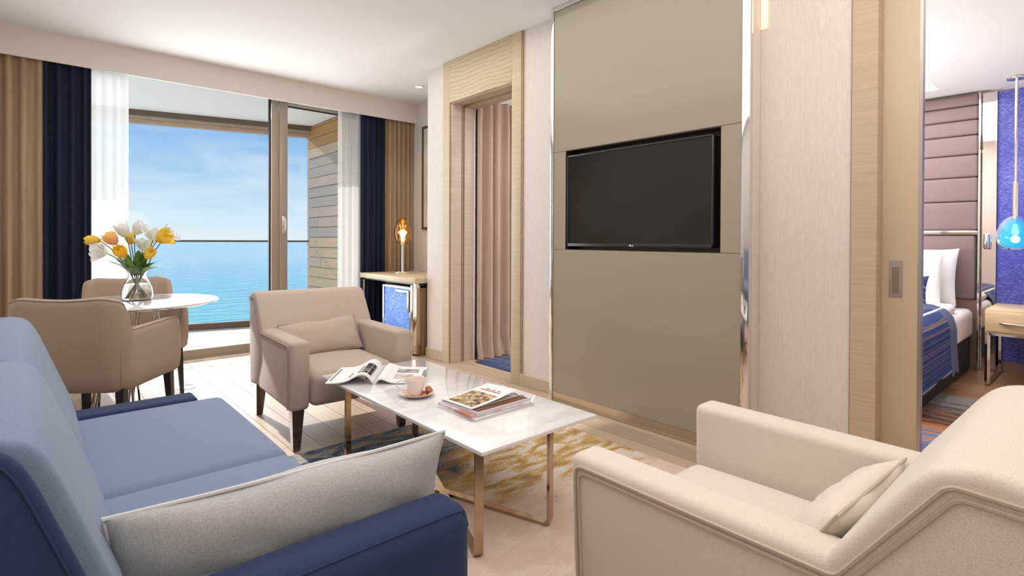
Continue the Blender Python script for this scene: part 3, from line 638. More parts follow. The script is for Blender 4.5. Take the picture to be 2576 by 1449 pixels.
# ------------------------------------------------------------------ ceiling lights, picture, floor disc
dl = thing('downlight', 'small round recessed ceiling light near the desk corner', 'ceiling light', (2.98, 4.80, 2.655))
mk('trim_ring', lathe([(.030, .025), (.045, .025), (.046, .020), (.044, .016), (.033, .018), (.030, .025)], 24), WHITE, dl)
mk('lens', lathe([(.0, .019), (.030, .019), (.030, .024), (0, .024)], 20), LENS, dl)
lamp('downlight_beam', 'SPOT', (2.98, 4.80, 2.65), 14, (1, .92, .8), .03, direction=(0, 0, -1), spot_size=1.9, spot_blend=.7)
pf = thing('framed_picture', 'dark framed wall picture beyond the wall corner above the desk', 'picture', (3.345, 4.95, 1.21))
mk('frame', join(bx(3.325, 3.353, 4.62, 5.29, 1.21, 1.235), bx(3.325, 3.353, 4.62, 5.29, 2.36, 2.385), bx(3.325, 3.353, 5.265, 5.29, 1.235, 2.36), bx(3.325, 3.353, 4.62, 4.645, 1.235, 2.36)), plain('frame_bronze', (.14, .10, .06), .4, .4), pf, W=True, smooth=0)
mk('picture_sheet', bx(3.335, 3.350, 4.645, 5.265, 1.235, 2.36), noisy('pale_print', (.50, .44, .36), (.62, .56, .48), (1, 1, 1), 4), pf, W=True, smooth=0)
fd = thing('floor_socket_cover', 'round polished metal socket cover in the floor near the dining table', 'floor outlet', (.838, 4.54, .0))
mk('cover_plate', lathe([(0, .0065), (.058, .0065), (.066, .004), (.067, .0005)], 40), CHROME, fd)
mk('lid', lathe([(0, .0085), (.030, .0085), (.032, .0066)], 30), CHROME, fd)

# ------------------------------------------------------------------ rug
RX0, RX1, RGY0, RGY1 = .50, 2.335, -.40, 2.745
rg = solo('rug', rbox(RX0, RX1, RGY0, RGY1, .0005, .010, .004, 0, 8, 2), rug_mat(), 'abstract area rug fading from navy through gold to blush under the coffee table', 'rug')

# ------------------------------------------------------------------ sofa
so = thing('sofa', 'two seat blue sofa with light blue cushions and darker navy arms', 'sofa', (.2, 1.88, 0))
def sofa_prof(dx, rear=-.235):
    return [(.135+dx, .40), (.110+dx, .494), (.079+dx, .578), (.050+dx, .658), (.022+dx, .735), (.004+dx, .775), (-.014+dx, .797), (-.040+dx, .808), (-.075+dx, .810), (-.14+dx*.3, .806), (-.19, .792), (rear+.02, .765), (rear, .72), (rear-.01, .40)]
mk('back_cushion', prism(sofa_prof(.008), 'y', 1.062, 1.742, .012, 3), BLUEF, so, W=True)
mk('back_cushion', prism(sofa_prof(-.006), 'y', 1.746, 2.700, .014, 3), BLUEF, so, W=True)
ep = mk('end_panel', prism([(p[0]-.004, p[1]-.006) for p in sofa_prof(-.012, -.245)][:-1]+[(-.255, .06), (.12, .06)], 'y', 1.036, 1.064, .010, 3), NAVYF, so, W=True)
mk('end_panel', prism([(p[0]-.006, p[1]-.012) for p in sofa_prof(-.012, -.245)][:-1]+[(-.255, .06), (.12, .06)], 'y', 2.698, 2.716, .007, 2), NAVYF, so, W=True)
st_path = [(p[0]-.016, 1.0352, p[1]-.014) for p in sofa_prof(-.012)[:9]]
mk('stitching', tube(smooth_path(st_path, 4), .0022, 6), NAVYF, ep, W=True)
mk('back_shell', prism([(-.24, .06), (-.205, .06), (-.205, .70), (-.245, .70)], 'y', 1.064, 2.70, .006), NAVYF, so, W=True)
mk('base', bx(-.20, .570, 1.10, 2.68, .07, .262, .015, 3), NAVYF, so, W=True)
mk('seat_cushion', rbox(.06, .612, 1.185, 1.738, .262, .430, .038, .010), BLUEF, so, W=True)
mk('seat_cushion', rbox(.06, .614, 1.742, 2.556, .262, .428, .042, .012), BLUEF, so, W=True)
ar = mk('arm', rbox(-.02, .808, 1.034, 1.182, .05, .456, .052, .004), NAVYF, so, W=True)
mk('stitching', tube(smooth_path([(.0, 1.048, .444), (.40, 1.048, .445), (.745, 1.048, .444), (.782, 1.049, .428), (.796, 1.05, .398)], 6), .0018, 6), NAVYF, ar, W=True)
mk('arm', rbox(-.02, .520, 2.568, 2.690, .05, .429, .016, 0), NAVYF, so, W=True)
for x in (-.16, .50):
    for y in (1.16, 2.62): mk('foot', lathe([(.018, .0), (.026, .072)], 16, (x, y, 0)), BLACKLEG, so, W=True)
# grey bolster cushion
gc = thing('cushion', 'long grey linen cushion leaning over the near sofa arm', 'cushion', (.43, 1.26, .44))
cx_ = TR((.460, 1.238, .470), (math.radians(14), math.radians(0), math.radians(-2.5)))
mk('cushion_body', pillow(.73, .235, .12, 22, 4, .004, .035), GREYF, gc, W=True, xf=cx_)
mk('piping', tube([cx_ @ p for p in pillow_edge(.732, .237, 22, .035)], .0045, 6, True), plain('grey_piping', (.62, .62, .62), .9), gc, W=True)

# ------------------------------------------------------------------ lounge armchairs
def armchair(label, mat, pmat, loc, rotz, pillow_mat, plabel, pz, seed, dx):
    t = thing('armchair', label, 'armchair', loc, rotz)
    W_ = .345
    mk('backrest', prism([(.20, .22), (.100, .38), (.116, .48), (.148, .566), (.266, .735), (.296, .7625), (.345, .7735), (.401, .767), (.4345, .736), (.4385, .45), (.417, .194)], 'x', -W_, W_, .022, 4), mat, t)
    for s in (-1, 1):
        a = mk('arm', prism([(-.405, .212), (-.418, .40), (-.420, .572), (.19, .566), (.22, .205)], 'x', s*.242, s*(W_-.0008), .024, 4), mat, t)
        for q, dd_ in enumerate((.030, .046)):
            pts = round_path([(s*(W_+.001), -.405+dd_*.7, .225), (s*(W_+.001), -.420+dd_*.7, .572-dd_*.8), (s*(W_+.001), .150+dd_*.55, .566-dd_*.8), (s*(W_+.001), .290+dd_*.65, .768-dd_*.9), (s*(W_+.001), .43-dd_*.2, .762-dd_*.9)], .028, 6)
            mk('piping', tube(pts, .0042, 6), pmat, a)
    mk('seat', rbox(-.240, .240, -.415, .215, .218, .402, .045, .014), mat, t)
    for x, y in ((-1, -1), (1, -1), (-1, 1), (1, 1)):
        cx, cy, zt = x*.295, (-.355 if y < 0 else .365), .218
        ex, ey = cx+x*.006, cy+y*(.012 if y > 0 else .008)
        a, b = .031, .018
        vs = [(cx-a, cy-a, zt), (cx+a, cy-a, zt), (cx+a, cy+a, zt), (cx-a, cy+a, zt), (ex-b, ey-b, .004), (ex+b, ey-b, .004), (ex+b, ey+b, .004), (ex-b, ey+b, .004)]
        lg = mk('leg', (vs, [(3, 2, 1, 0), (4, 5, 6, 7), (0, 1, 5, 4), (1, 2, 6, 5), (2, 3, 7, 6), (3, 0, 4, 7)]), DARKLEG, t, smooth=0)
        mk('glide', bx(ex-.014, ex+.014, ey-.014, ey+.014, 0, .004), BLACKLEG, lg)
    c, s = math.cos(rotz), math.sin(rotz)
    pt_ = thing('lumbar_pillow', plabel, 'cushion', (loc[0]-s*.16, loc[1]+c*.16, .41+loc[2]), rotz)
    xf = TR((dx, -.080, pz-.026), (math.radians(-34), math.radians(-3), 0))
    mk('cushion_body', pillow(.47, .225, .10, 20, seed, .005, .04), pillow_mat, pt_, xf=xf)
    mk('piping', tube([xf @ p for p in pillow_edge(.472, .227, 20, .04)], .0035, 6, True), pmat, pt_)
    return t
armchair('taupe upholstered armchair with dark tapered legs between window and coffee table', TAUPE, PIPE, (1.335, 3.165, .0), math.radians(-3), TAUPE, 'taupe lumbar pillow propped in the far armchair', .115, 3, -.015)
armchair('cream beige armchair with double piping in the right foreground', CREAM, plain('cream_piping', (.50, .42, .35), .85, spec=.2), (1.322, .465, .010), math.radians(180), CREAM, 'cream lumbar pillow in the foreground armchair', .115, 9, .035)

# ------------------------------------------------------------------ coffee table
TZ = .40
ct = thing('coffee_table', 'rectangular white marble coffee table on crossed champagne metal legs', 'coffee table', (1.395, 2.04, .010))
mk('tabletop', bx(1.099, 1.690, 1.377, 2.700, TZ-.014, TZ, .002, 2), MARBLE, ct, W=True)
def u_leg(A, B, lift):
    ax, bx_ = Vector((*A, 0)), Vector((*B, 0)); d = (bx_-ax).normalized(); nrm = Vector((-d.y, d.x, 0))
    zb = .0165+lift
    pts = round_path([ax+Vector((0, 0, TZ-.014)), ax+Vector((0, 0, zb)), bx_+Vector((0, 0, zb)), bx_+Vector((0, 0, TZ-.014))], .022, 6)
    w, h = .0155, .006
    return sweep(pts, [(-w, -h), (w, -h), (w, h), (-w, h)], False, nrm)
mk('leg_frame', u_leg((1.137, 1.440), (1.510, 2.46), 0), BRONZE, ct, W=True, smooth=25)
mk('leg_frame', u_leg((1.470, 1.425), (1.135, 2.46), .0005), BRONZE, ct, W=True, smooth=25)

# things on the coffee table
def magazine(x, y, z, w, h, t, rot, label, cover, spine, lift=False, extra=None, group=None):
    o = thing('magazine', label, 'magazine', (x, y, z), rot, group)
    mk('pages', bx(-w/2+.001, w/2-.002, -h/2+.002, h/2-.002, .0008, t-.0008), PAPERE, o, smooth=0)
    if not lift:
        mk('cover', join(bx(-w/2, w/2, -h/2, h/2, t-.0008, t), bx(-w/2, w/2, -h/2, h/2, 0, .0008), bx(-w/2-.0006, -w/2+.001, -h/2, h/2, 0, t)), cover, o, smooth=0)
    else:
        V, Fs = [], []; n = 10
        for dz in (0, .0007):
            for i in range(n+1):
                u = i/n
                for j in (0, 1): V.append(Vector((-w/2+w*u*(1-.03*u), -h/2+h*j, t+dz+.026*u**1.6*(1-.25*j))))
        m = 2*(n+1)
        for i in range(n):
            a = 2*i; Fs += [(a, a+2, a+3, a+1), (m+a, m+a+1, m+a+3, m+a+2), (a, m+a, m+a+2, a+2), (a+1, a+3, m+a+3, m+a+1)]
        Fs += [(0, 1, m+1, m), (2*n, m+2*n, m+2*n+1, 2*n+1)]
        mk('cover', (V, Fs), cover, o)
    return o
# the stack: spread of corners on the table 1.25..1.60 in x, 1.61..1.88 in y
sx_, sy_ = 1.42, 1.745
PHOTO = noisy('food_photo', (.10, .035, .03), (.62, .50, .28), (1, 1, 1), 55, 3, .35, lo=.38, hi=.60)
magazine(sx_, sy_, TZ, .325, .245, .011, 0.02, 'white magazine with dark base edge, lowest of the stack on the marble table', PAPER, PAPER)
magazine(sx_-.006, sy_+.004, TZ+.011, .315, .240, .009, -.035, 'white and rust magazine, second from the bottom of the stack', noisy('cover_rust', (.50, .20, .12), (.80, .74, .72), (1, 1, 1), 9, 2, .3, lo=.4, hi=.55), PAPER)
m3 = magazine(sx_+.004, sy_+.006, TZ+.020, .300, .232, .010, .03, 'pale lilac magazine below the curling topmost one', plain('cover_lilac', (.70, .68, .78), .3), PAPER)
mk('brown_page', bx(-.14, .135, -.108, .110, .010, .0108), plain('page_brown', (.16, .065, .03), .4), m3, smooth=0)
for i in range(4): mk('print_line', bx(.141, .147, -.08+i*.045, -.055+i*.045, .0099, .0105), BLACKPL, m3, smooth=0)
m4 = magazine(sx_-.012, sy_+.028, TZ+.0312, .265, .185, .003, .06, 'topmost magazine with food photo and lifted white cover', PAPER, PAPER, True)
def on_cover(u0, u1, v0, v1, w=.265, h=.185, t=.003):
    V = []; n = 6
    for i in range(n+1):
        u = u0+(u1-u0)*i/n
        for j in (v0, v1): V.append(Vector((-w/2+w*u*(1-.03*u), -h/2+h*j, t+.0012+.026*u**1.6*(1-.25*j))))
    return V, [(2*i, 2*i+2, 2*i+3, 2*i+1) for i in range(n)]
mk('cover_photo', on_cover(.06, .62, .10, .92), PHOTO, m4)
mk('masthead', join(on_cover(.72, .745, .2, .85), on_cover(.775, .80, .25, .35), on_cover(.775, .80, .42, .52), on_cover(.775, .80, .60, .72)), plain('masthead_red', (.55, .05, .06), .4), m4)
# open magazine lying over the far corner
om = thing('open_magazine', 'open magazine with black and white photo, overhanging the table corner', 'magazine', (1.318, 2.490, TZ), math.radians(-37.7))
def spread(side):
    """One half of the open magazine: pages rising from the spine in a curve. Local y along the spine."""
    n = 14; L = .225; H = .160; V, Fs = [], []
    def z(u): return (.046*math.exp(-((u-.20)/.30)**2)*(1-math.exp(-u/.07))+.010) if side < 0 else (.020*math.exp(-((u-.12)/.16)**2)*(1-math.exp(-u/.03))+.010*(1-.5*u)+.002)
    for k in (0, 1):
        for i in range(n+1):
            u = i/n; zz = z(u)
            for y in (-H, H): V.append(Vector((side*(.004+u*L), y, zz if k else max(.0005, zz-.0085*(1-.55*u)))))
    m = 2*(n+1)
    for i in range(n):
        a = 2*i; Fs += [(m+a, m+a+2, m+a+3, m+a+1), (a, a+1, a+3, a+2), (a, a+2, m+a+2, m+a), (a+1, m+a+1, m+a+3, a+3)]
    Fs += [(0, m, m+1, 1), (2*n, 2*n+1, m+2*n+1, m+2*n)]
    if side < 0: Fs = [q[::-1] for q in Fs]
    return V, Fs, z
for sd_ in (-1, 1):
    V, Fs, zf = spread(sd_)
    pg = mk('page_block', (V, Fs), PAPER, om)
    def patch(u0, u1, y0, y1, mat, nm='printed_photo'):
        n = 6; VV = []
        for i in range(n+1):
            u = u0+(u1-u0)*i/n
            for y in (y0, y1): VV.append(Vector((sd_*(.004+u*.235), y, zf(u)+.0008)))
        FF = [(2*i, 2*i+2, 2*i+3, 2*i+1) for i in range(n)]
        if sd_ < 0: FF = [q[::-1] for q in FF]
        mk(nm, (VV, FF), mat, pg)
    if sd_ < 0:
        patch(.06, .26, -.13, .06, noisy('dark_photo', (.015, .013, .011), (.42, .40, .36), (1, 1, 1), 16, 2, .35, lo=.48, hi=.66))
        patch(.28, .36, -.11, .02, plain('grey_photo', (.34, .34, .34), .4)); patch(.88, .92, -.12, .12, plain('grey_column', (.20, .20, .21), .4), 'text_column')
        patch(.50, .56, -.10, -.02, plain('pale_text', (.55, .55, .56), .5), 'text_column')
    else:
        patch(.34, .72, -.09, -.005, noisy('figure_photo', (.42, .35, .32), (.66, .60, .56), (1, 1, 1), 24, 2, .4)); patch(.34, .80, .03, .10, noisy('street_photo', (.16, .17, .15), (.62, .56, .52), (1, 1, 1), 20, 2, .4))
        patch(.90, .97, -.03, .09, plain('grey_block', (.28, .29, .31), .4))
# cup and saucer
sc_ = thing('saucer', 'blush saucer with rose gold rim under the cup', 'saucer', (1.278, 2.068, TZ))
mk('dish', lathe([(0, .003), (.030, .002), (.034, 0), (.036, .003), (.060, .009), (.078, .017), (.079, .0185), (.076, .0185), (.058, .012), (.034, .0065), (0, .006)], 48), PINKCUP, sc_)
mk('gold_well', lathe([(0, .0066), (.033, .0070), (.052, .0112), (.053, .0118), (.033, .0078), (0, .0072)], 40), ROSEGOLD, sc_)
cu = thing('coffee_cup', 'blush china coffee cup with handle on the saucer', 'cup', (1.272, 2.070, TZ+.0078))
mk('bowl', lathe([(0, .0), (.024, .0), (.026, .004), (.033, .020), (.042, .045), (.046, .062), (.0475, .070), (.0455, .070), (.043, .060), (.039, .044), (.030, .018), (.020, .008), (0, .007)], 44), PINKCUP, cu)
mk('handle', tube(smooth_path([(-.030, .028, .056), (-.046, .041, .062), (-.058, .053, .055), (-.060, .055, .038), (-.050, .046, .022), (-.026, .024, .018)], 6), .0035, 8), PINKCUP, cu)
mk('coffee', lathe([(0, .058), (.0422, .058), (.040, .056), (0, .056)], 36), plain('milky_coffee', (.62, .42, .30), .2), cu)
for i, (dx, dy, lb) in enumerate(((.054, -.020, 'small brown biscuit on the saucer, nearest the cup'), (.066, .010, 'second small biscuit at the outer rim of the saucer'))):
    solo('biscuit', rbox(1.278+dx-.012, 1.278+dx+.012, 2.068+dy-.010, 2.068+dy+.010, TZ+.0135, TZ+.0285, .005, .002, 3, 2), BISCUIT, lb, 'biscuit')

# ------------------------------------------------------------------ dining table and chairs
dtb = thing('dining_table', 'round white pedestal dining table with chrome rods before the window', 'dining table', (.45, 3.92, 0))
mk('tabletop', lathe([(0, .690), (.30, .690), (.40, .697), (.444, .709), (.450, .714), (.449, .719), (.445, .720), (0, .720)], 72), TABLEW, dtb)
mk('base_ring', lathe([(.225, .004), (.262, .004), (.264, .010), (.260, .016), (.227, .016), (.225, .010), (.225, .004)], 56), CHROME, dtb)
mk('base_plate', lathe([(0, 0), (.262, 0), (.262, .004), (0, .004)], 48), CHROME, dtb)
mk('collar', lathe([(.0, .674), (.16, .674), (.165, .690), (0, .690)], 40), CHROME, dtb)
for i in range(6):
    for da in (-.09, .09):
        a = i*PI/3+.35
        p0 = (.238*math.cos(a+da), .238*math.sin(a+da), .012); p1 = (.120*math.cos(a-da*2.5), .120*math.sin(a-da*2.5), .678)
        mk('rod', tube([p0, p1], .0062, 10), CHROME, dtb)
def dining_chair(label, loc, rotz):
    t = thing('dining_chair', label, 'chair', loc, rotz)
    hw, yf, yb, R, th = .268, -.265, .245, .10, .045
    path = []
    def add(x, y, nx, ny, zt): path.append((Vector((x, y, 0)), Vector((nx, ny, 0)), zt))
    for y, zt in ((yf, .590), (yf+.006, .630), (yf+.020, .655), (yf+.045, .664)): add(hw, y, 1, 0, zt)
    for i in range(1, 8): add(hw, yf+.045+(yb-R-yf-.045)*i/8, 1, 0, .664-.010*i/8)
    for i in range(0, 13):
        a = PI/2*i/12; q = min(1, max(0, (i-3)/3.5)); q = q*q*(3-2*q)
        q2 = min(1, max(0, (i-6)/6)); add(hw-R+R*math.cos(a), yb-R+R*math.sin(a), math.cos(a), math.sin(a), .654+.140*q+.021*math.sin(q2*PI/2))
    nb = 8
    for i in range(1, nb): u = i/nb; add((hw-R)*(1-2*u), yb, 0, 1, .815-.010*math.sin(PI*u))
    path += [(Vector((-p.x, p.y, 0)), Vector((-n_.x, n_.y, 0)), z) for p, n_, z in path[:4+7+13][::-1]]
    V, Fs = [], []; zb = .345
    for p, nn, zt in path:
        H = zt-zb
        rake = lambda z: max(0, (z-.45))*.10*(nn.y > .3)
        sec = [(-.028, zb), (-.008, zb+.02), (0, zb+.08), (0, zb+.45*H), (0, zt-.04), (-.004, zt-.016), (-.014, zt-.004), (-th/2, zt), (-th+.014, zt-.004), (-th+.004, zt-.016), (-th, zt-.04), (-th, zb+.45*H), (-th, zb+.08), (-th, zb)]
        for o_, z in sec: V.append(p+nn*(o_+rake(z))+Vector((0, 0, z)))
    m = 14
    for i in range(len(path)-1):
        for j in range(m): j2 = (j+1) % m; Fs.append((i*m+j, (i+1)*m+j, (i+1)*m+j2, i*m+j2))
    Fs.append(tuple(range(m))); Fs.append(tuple((len(path)-1)*m+j for j in range(m))[::-1])
    sh = mk('shell', (V, Fs), TAUPED, t, smooth=50)
    # piping along the top edge of the shell
    mk('piping', tube([p+nn*(-.007+max(0, zt-.45)*.10*(nn.y > .3))+Vector((0, 0, zt-.007)) for p, nn, zt in path[1:-1]], .0032, 6), plain('chair_piping', (.50, .41, .34), .85, spec=.2), sh)
    for s in (-1, 1): mk('seam', tube([(s*(hw-R*.28), yb-R*.28+.003+max(0, z-.45)*.07, z) if z > .36 else (s*(hw-R*.28-.015), yb-R*.28-.012, z) for z in (.36, .40, .47, .56, .63)], .0022, 6), TAUPED, sh)
    mk('seat', rbox(-.226, .226, -.272, .205, .355, .465, .05, .018), TAUPED, t)
    for x in (-1, 1):
        for y, yy in ((-1, -.225), (1, .185)):
            a = Vector((x*.218, yy, .37)); b = Vector((x*.234, yy+y*.020, 0))
            mk('leg', sweep([b, a], [(-.020, -.020), (.020, -.020), (.020, .020), (-.020, .020)], radii=[.55, 1]), BLACKLEG, t, smooth=0)
    return t
dc = dining_chair('taupe tub dining chair with its back to the sofa, black legs', (.262, 3.53, 0), math.radians(143))
copy_tree(dc, (.525, 4.52, 0), math.radians(2), 'taupe tub dining chair beyond the round table by the curtain')
# ------------------------------------------------------------------ vase and tulips
VX, VY, VZ = .476, 3.995, .720
va = thing('vase', 'clear hourglass glass vase half filled with water on the round table', 'vase', (VX, VY, VZ))
VP = [(.066, 0), (.078, .004), (.082, .018), (.083, .040), (.077, .075), (.062, .110), (.048, .138), (.0445, .152), (.049, .172), (.058, .190), (.063, .200)]
mk('glass', lathe(VP+[(r-.0028, max(z, .006)) for r, z in VP[::-1]]+[(0, .006)], 48), VASEG, va)
wv = [(0, .0065)]+[(r-.0032, max(z, .0065)) for r, z in VP if z < .10]+[(.0655, .098), (0, .098)]
mk('water', lathe(wv, 40), WATER, va)
def petal_mesh(L, R, open_, wid, ruf, seed):
    rn = random.Random(seed); nu, nv = 6, 9; V, Fs = [], []
    for j in range(nv+1):
        v = j/nv; r = R*(math.sin(PI*min(1, .10+.62*v)))**.8*(1-.25*v*v)+open_*L*v**1.8
        ww = wid*(math.sin(PI*(.12+.88*v*.97))**.75 if v < .999 else .05)
        for i in range(nu+1):
            u = -1+2*i/nu; ph = u*ww
            rr_ = r*(1+.05*u*u)+ruf*.004*math.sin(5*u+7*v+seed)*v
            V.append(Vector((rr_*math.cos(ph), rr_*math.sin(ph), L*v*(1-.10*open_)-.004*u*u*v)))
    m = nu+1
    for j in range(nv):
        for i in range(nu): Fs.append((j*m+i, j*m+i+1, (j+1)*m+i+1, (j+1)*m+i))
    return V, Fs
KIND = {'y': (P_Y, .078, .030, .05, 1.0), 'g': (P_G, .080, .036, .06, 1.05), 'o': (P_O, .082, .034, .22, 1.0), 'w': (P_W, .088, .034, .20, 1.0), 'wo': (P_W, .075, .034, .55, .95), 'yo': (P_Y, .085, .034, .40, 1.0)}
TUL = [  # head centre, axis, kind, label
 ((.262, 4.055, 1.084), (-1, .55, .05), 'y', 'yellow tulip pointing left, outermost of the bouquet'),
 ((.351, 4.041, 1.094), (-.55, .3, .75), 'o', 'orange and pink tulip in the upper left of the bouquet'),
 ((.412, 4.060, 1.148), (-.35, .2, .9), 'w', 'large white tulip at the top left of the bouquet'),
 ((.492, 4.030, 1.160), (.45, -.25, .8), 'w', 'white tulip leaning right at the top of the bouquet'),
 ((.456, 4.122, 1.100), (-.1, .1, 1), 'y', 'yellow tulip below the two tall white tulips'),
 ((.294, 3.998, 1.018), (-.75, -.45, .25), 'wo', 'open white tulip hanging low on the left'),
 ((.384, 3.890, 1.019), (-.45, -.35, .65), 'g', 'deep golden tulip in front, left of the leaves'),
 ((.515, 4.042, 1.062), (.15, .1, 1), 'wo', 'white tulip half hidden behind the middle leaves'),
 ((.518, 3.824, 1.007), (.25, -.6, .55), 'y', 'yellow tulip facing forward above the vase rim'),
 ((.553, 3.955, 1.122), (.05, .1, .95), 'wo', 'frilled white tulip at the right of the bouquet'),
 ((.595, 3.864, 1.102), (.75, -.6, .45), 'yo', 'wide open yellow tulip at the far right'),
 ((.640, 3.949, 1.122), (.7, -.2, .6), 'wo', 'white tulip behind the wide open yellow one'),
]
PM = {}
for k, (pm, L, R, op, wid) in KIND.items():
    PM[k] = []
    for q in range(2):
        vv, ff = petal_mesh(L, R*(1 if q else .86), op*(1 if q else .6), wid*(1 if q else .95), 1.4 if k in ('wo', 'yo') else .6, q+3)
        me = bpy.data.meshes.new('petal'); me.from_pydata([tuple(p) for p in vv], [], ff); me.polygons.foreach_set('use_smooth', [True]*len(me.polygons)); me.materials.append(pm); PM[k].append(me)
LEAFM = []
for q in range(3):
    V, Fs = [], []; n = 12; L = .19
    for j in range(n+1):
        v = j/n; w = .026*math.sin(PI*(.10+.88*v))**.8+.001
        for u in (-1, -.5, 0, .5, 1): V.append(Vector((u*w, .012*u*u*(1-v)+(-.02-.055*q)*v*v, L*v*(1-.06*q*v))))
    for j in range(n):
        for i in range(4): Fs.append((j*5+i, j*5+i+1, j*5+6+i, j*5+5+i))
    me = bpy.data.meshes.new('leaf'); me.from_pydata([tuple(p) for p in V], [], Fs); me.polygons.foreach_set('use_smooth', [True]*len(me.polygons)); me.materials.append(LEAF); LEAFM.append(me)
rn = random.Random(5)
for i, (hc, ax, k, lb) in enumerate(TUL):
    axis = Vector(ax).normalized(); head = Vector(hc); L = KIND[k][1]; base = head-axis*L*.5
    a = rn.uniform(0, 6.28); foot = Vector((VX+.045*math.cos(a), VY+.045*math.sin(a), VZ+.012))
    dirv = Vector((base.x-VX, base.y-VY, 0)); neck = Vector((VX, VY, VZ+.152))+(dirv.normalized()*min(.030, dirv.length*.25) if dirv.length > .01 else Vector((.005, 0, 0)))
    foot = Vector((VX, VY, VZ+.014))-dirv.normalized()*rn.uniform(.02, .055)+Vector((-dirv.y, dirv.x, 0)).normalized()*rn.uniform(-.02, .02)
    t = thing('tulip', lb, 'flower', tuple(foot)); t['group'] = 'tulips in the glass vase'
    rim = Vector((VX, VY, VZ+.20))+dirv.normalized()*min(.050, dirv.length*.4)
    mk('stem', tube(smooth_path([foot, neck, rim, rim*.4+base*.6-axis*.01+Vector((0, 0, .008)), base], 7), .0030, 7), STEM, t, W=True)
    q = axis.to_track_quat('Z', 'Y'); sp = rn.uniform(0, 6)
    for j in range(6):
        o = bpy.data.objects.new('petal', PM[k][j % 2]); link(o, t)
        o.location = base-foot; o.rotation_mode = 'QUATERNION'; o.rotation_quaternion = q @ Euler((0, 0, sp+j*PI/3)).to_quaternion()
    mk('pistil', tube([base, base+axis*.022], .0035, 6), STEM, t, W=True)
    for j in range(1 if i % 2 else 2):
        o = bpy.data.objects.new('leaf', LEAFM[(i+j) % 3]); link(o, t)
        az = math.atan2(dirv.y, dirv.x)+rn.uniform(-.9, .9)
        tilt = rn.uniform(.25, .75)
        o.location = Vector((VX, VY, VZ+.150))+Vector((math.cos(az), math.sin(az), 0))*.028-foot
        o.rotation_euler = Euler((0, 0, az+PI/2)); o.rotation_euler = (Matrix.Rotation(az+PI/2, 3, 'Z') @ Matrix.Rotation(tilt*.75, 3, 'X')).to_euler(); o.scale = (1, 1, rn.uniform(.7, 1.0))

# ------------------------------------------------------------------ desk corner: desk, minibar, lamp
dk = thing('desk', 'light oak desk on a chrome frame in the window corner', 'desk', (2.98, 4.87, 0))
mk('desktop', bx(2.64, 3.345, 4.312, 5.435, .686, .736, .002), wood('desk_oak', (.50, .40, .25), (.62, .51, .34), 1, 14, 3, .4), dk, W=True)
mk('under_shelf', bx(2.70, 3.34, 4.325, 5.42, .664, .684), BLACKPL, dk, W=True)
mk('leg', tube(round_path([(2.675, 5.405, .664), (2.675, 5.405, .012), (3.30, 5.405, .012), (3.30, 5.405, .664)], .02), .012, 4), CHROME, dk, W=True, smooth=0)
mk('leg', tube(round_path([(2.675, 4.425, .664), (2.675, 4.425, .012), (3.30, 4.425, .012), (3.30, 4.425, .664)], .02), .014, 4), CHROME, dk, W=True, smooth=0)
mk('bracket', bx(2.66, 2.71, 4.332, 4.372, .640, .684, .002), CHROME, dk, W=True)
mk('side_panel', bx(2.72, 3.34, 4.335, 4.360, .02, .640), wood('desk_side_oak', (.20, .13, .07), (.28, .19, .11), 2, 14, 3, .45), dk, W=True)
mk('side_post', bx(2.672, 2.72, 4.335, 4.405, .02, .640, .002), BRONZE, dk, W=True)
fr = thing('minibar', 'chrome framed minibar with rippled blue door under the desk', 'fridge', (2.95, 4.77, 0))
mk('cabinet', bx(2.745, 3.30, 4.47, 5.06, .015, .635), BLACKPL, fr, W=True, smooth=0)
mk('plinth', bx(2.76, 3.28, 4.49, 5.04, 0, .015), BLACKLEG, fr, W=True, smooth=0)
dr_ = mk('door', bx(2.722, 2.745, 4.525, 5.040, .035, .615), BLUEDOOR, fr, W=True, smooth=0)
mk('door_frame', join(bx(2.714, 2.745, 4.49, 4.525, .02, .63), bx(2.714, 2.745, 5.040, 5.066, .02, .63), bx(2.714, 2.745, 4.525, 5.040, .615, .63), bx(2.714, 2.745, 4.525, 5.040, .02, .035)), CHROME, fr, W=True, smooth=0)
mk('handle', join(bx(2.704, 2.722, 4.53, 4.565, .39, .60, .003), bx(2.704, 2.722, 4.565, 4.80, .575, .600, .003)), STEEL, dr_, W=True)
lp = thing('table_lamp', 'chrome table lamp with dimpled amber glass shade on the desk', 'lamp', (2.924, 5.02, .736))
mk('base', lathe([(0, 0), (.082, 0), (.084, .004), (.084, .020), (.080, .024), (0, .024)], 40), CHROME, lp)
mk('pole', lathe([(.0125, .024), (.0125, .30), (.022, .305), (.022, .335), (.010, .345), (0, .345)], 20), CHROME, lp)
def egg(prof, dim, seg=48, seed=1, nz=16, period=7):
    V, Fs = lathe(prof, seg)
    out = []
    for i, p in enumerate(V):
        k, a = divmod(i, seg); r = math.hypot(p.x, p.y)
        if r > 1e-6:
            ph = period*2*PI*a/seg+(PI if (k//2) % 2 else 0); d = dim*math.cos(ph)*(1 if 2 < k < len(prof)-2 else .3)
            s = (r+d)/r; p = Vector((p.x*s, p.y*s, p.z))
        out.append(p)
    return out, Fs
SHD = [(.045+.050*math.sin(PI*min(1, (i/14)*.93+.07))**.9-.012*(i/14), .305+.285*i/14) for i in range(15)]
SHD = [(r, .315+(z-.305)*.92) for r, z in SHD]
SHD[0] = (.050, .315)
sv, sf = egg(SHD+[(r-.004, z) for r, z in SHD[::-1]], .0026, 63, period=9)
mk('lamp_shade', (sv, [q for q in sf if len(q) == 4]+[]), AMBER, lp, smooth=70)
mk('rim', lathe([(.040, .576), (.050, .576), (.050, .584), (.040, .584), (.040, .576)], 32), plain('amber_rim', (.16, .05, .01), .3), lp)
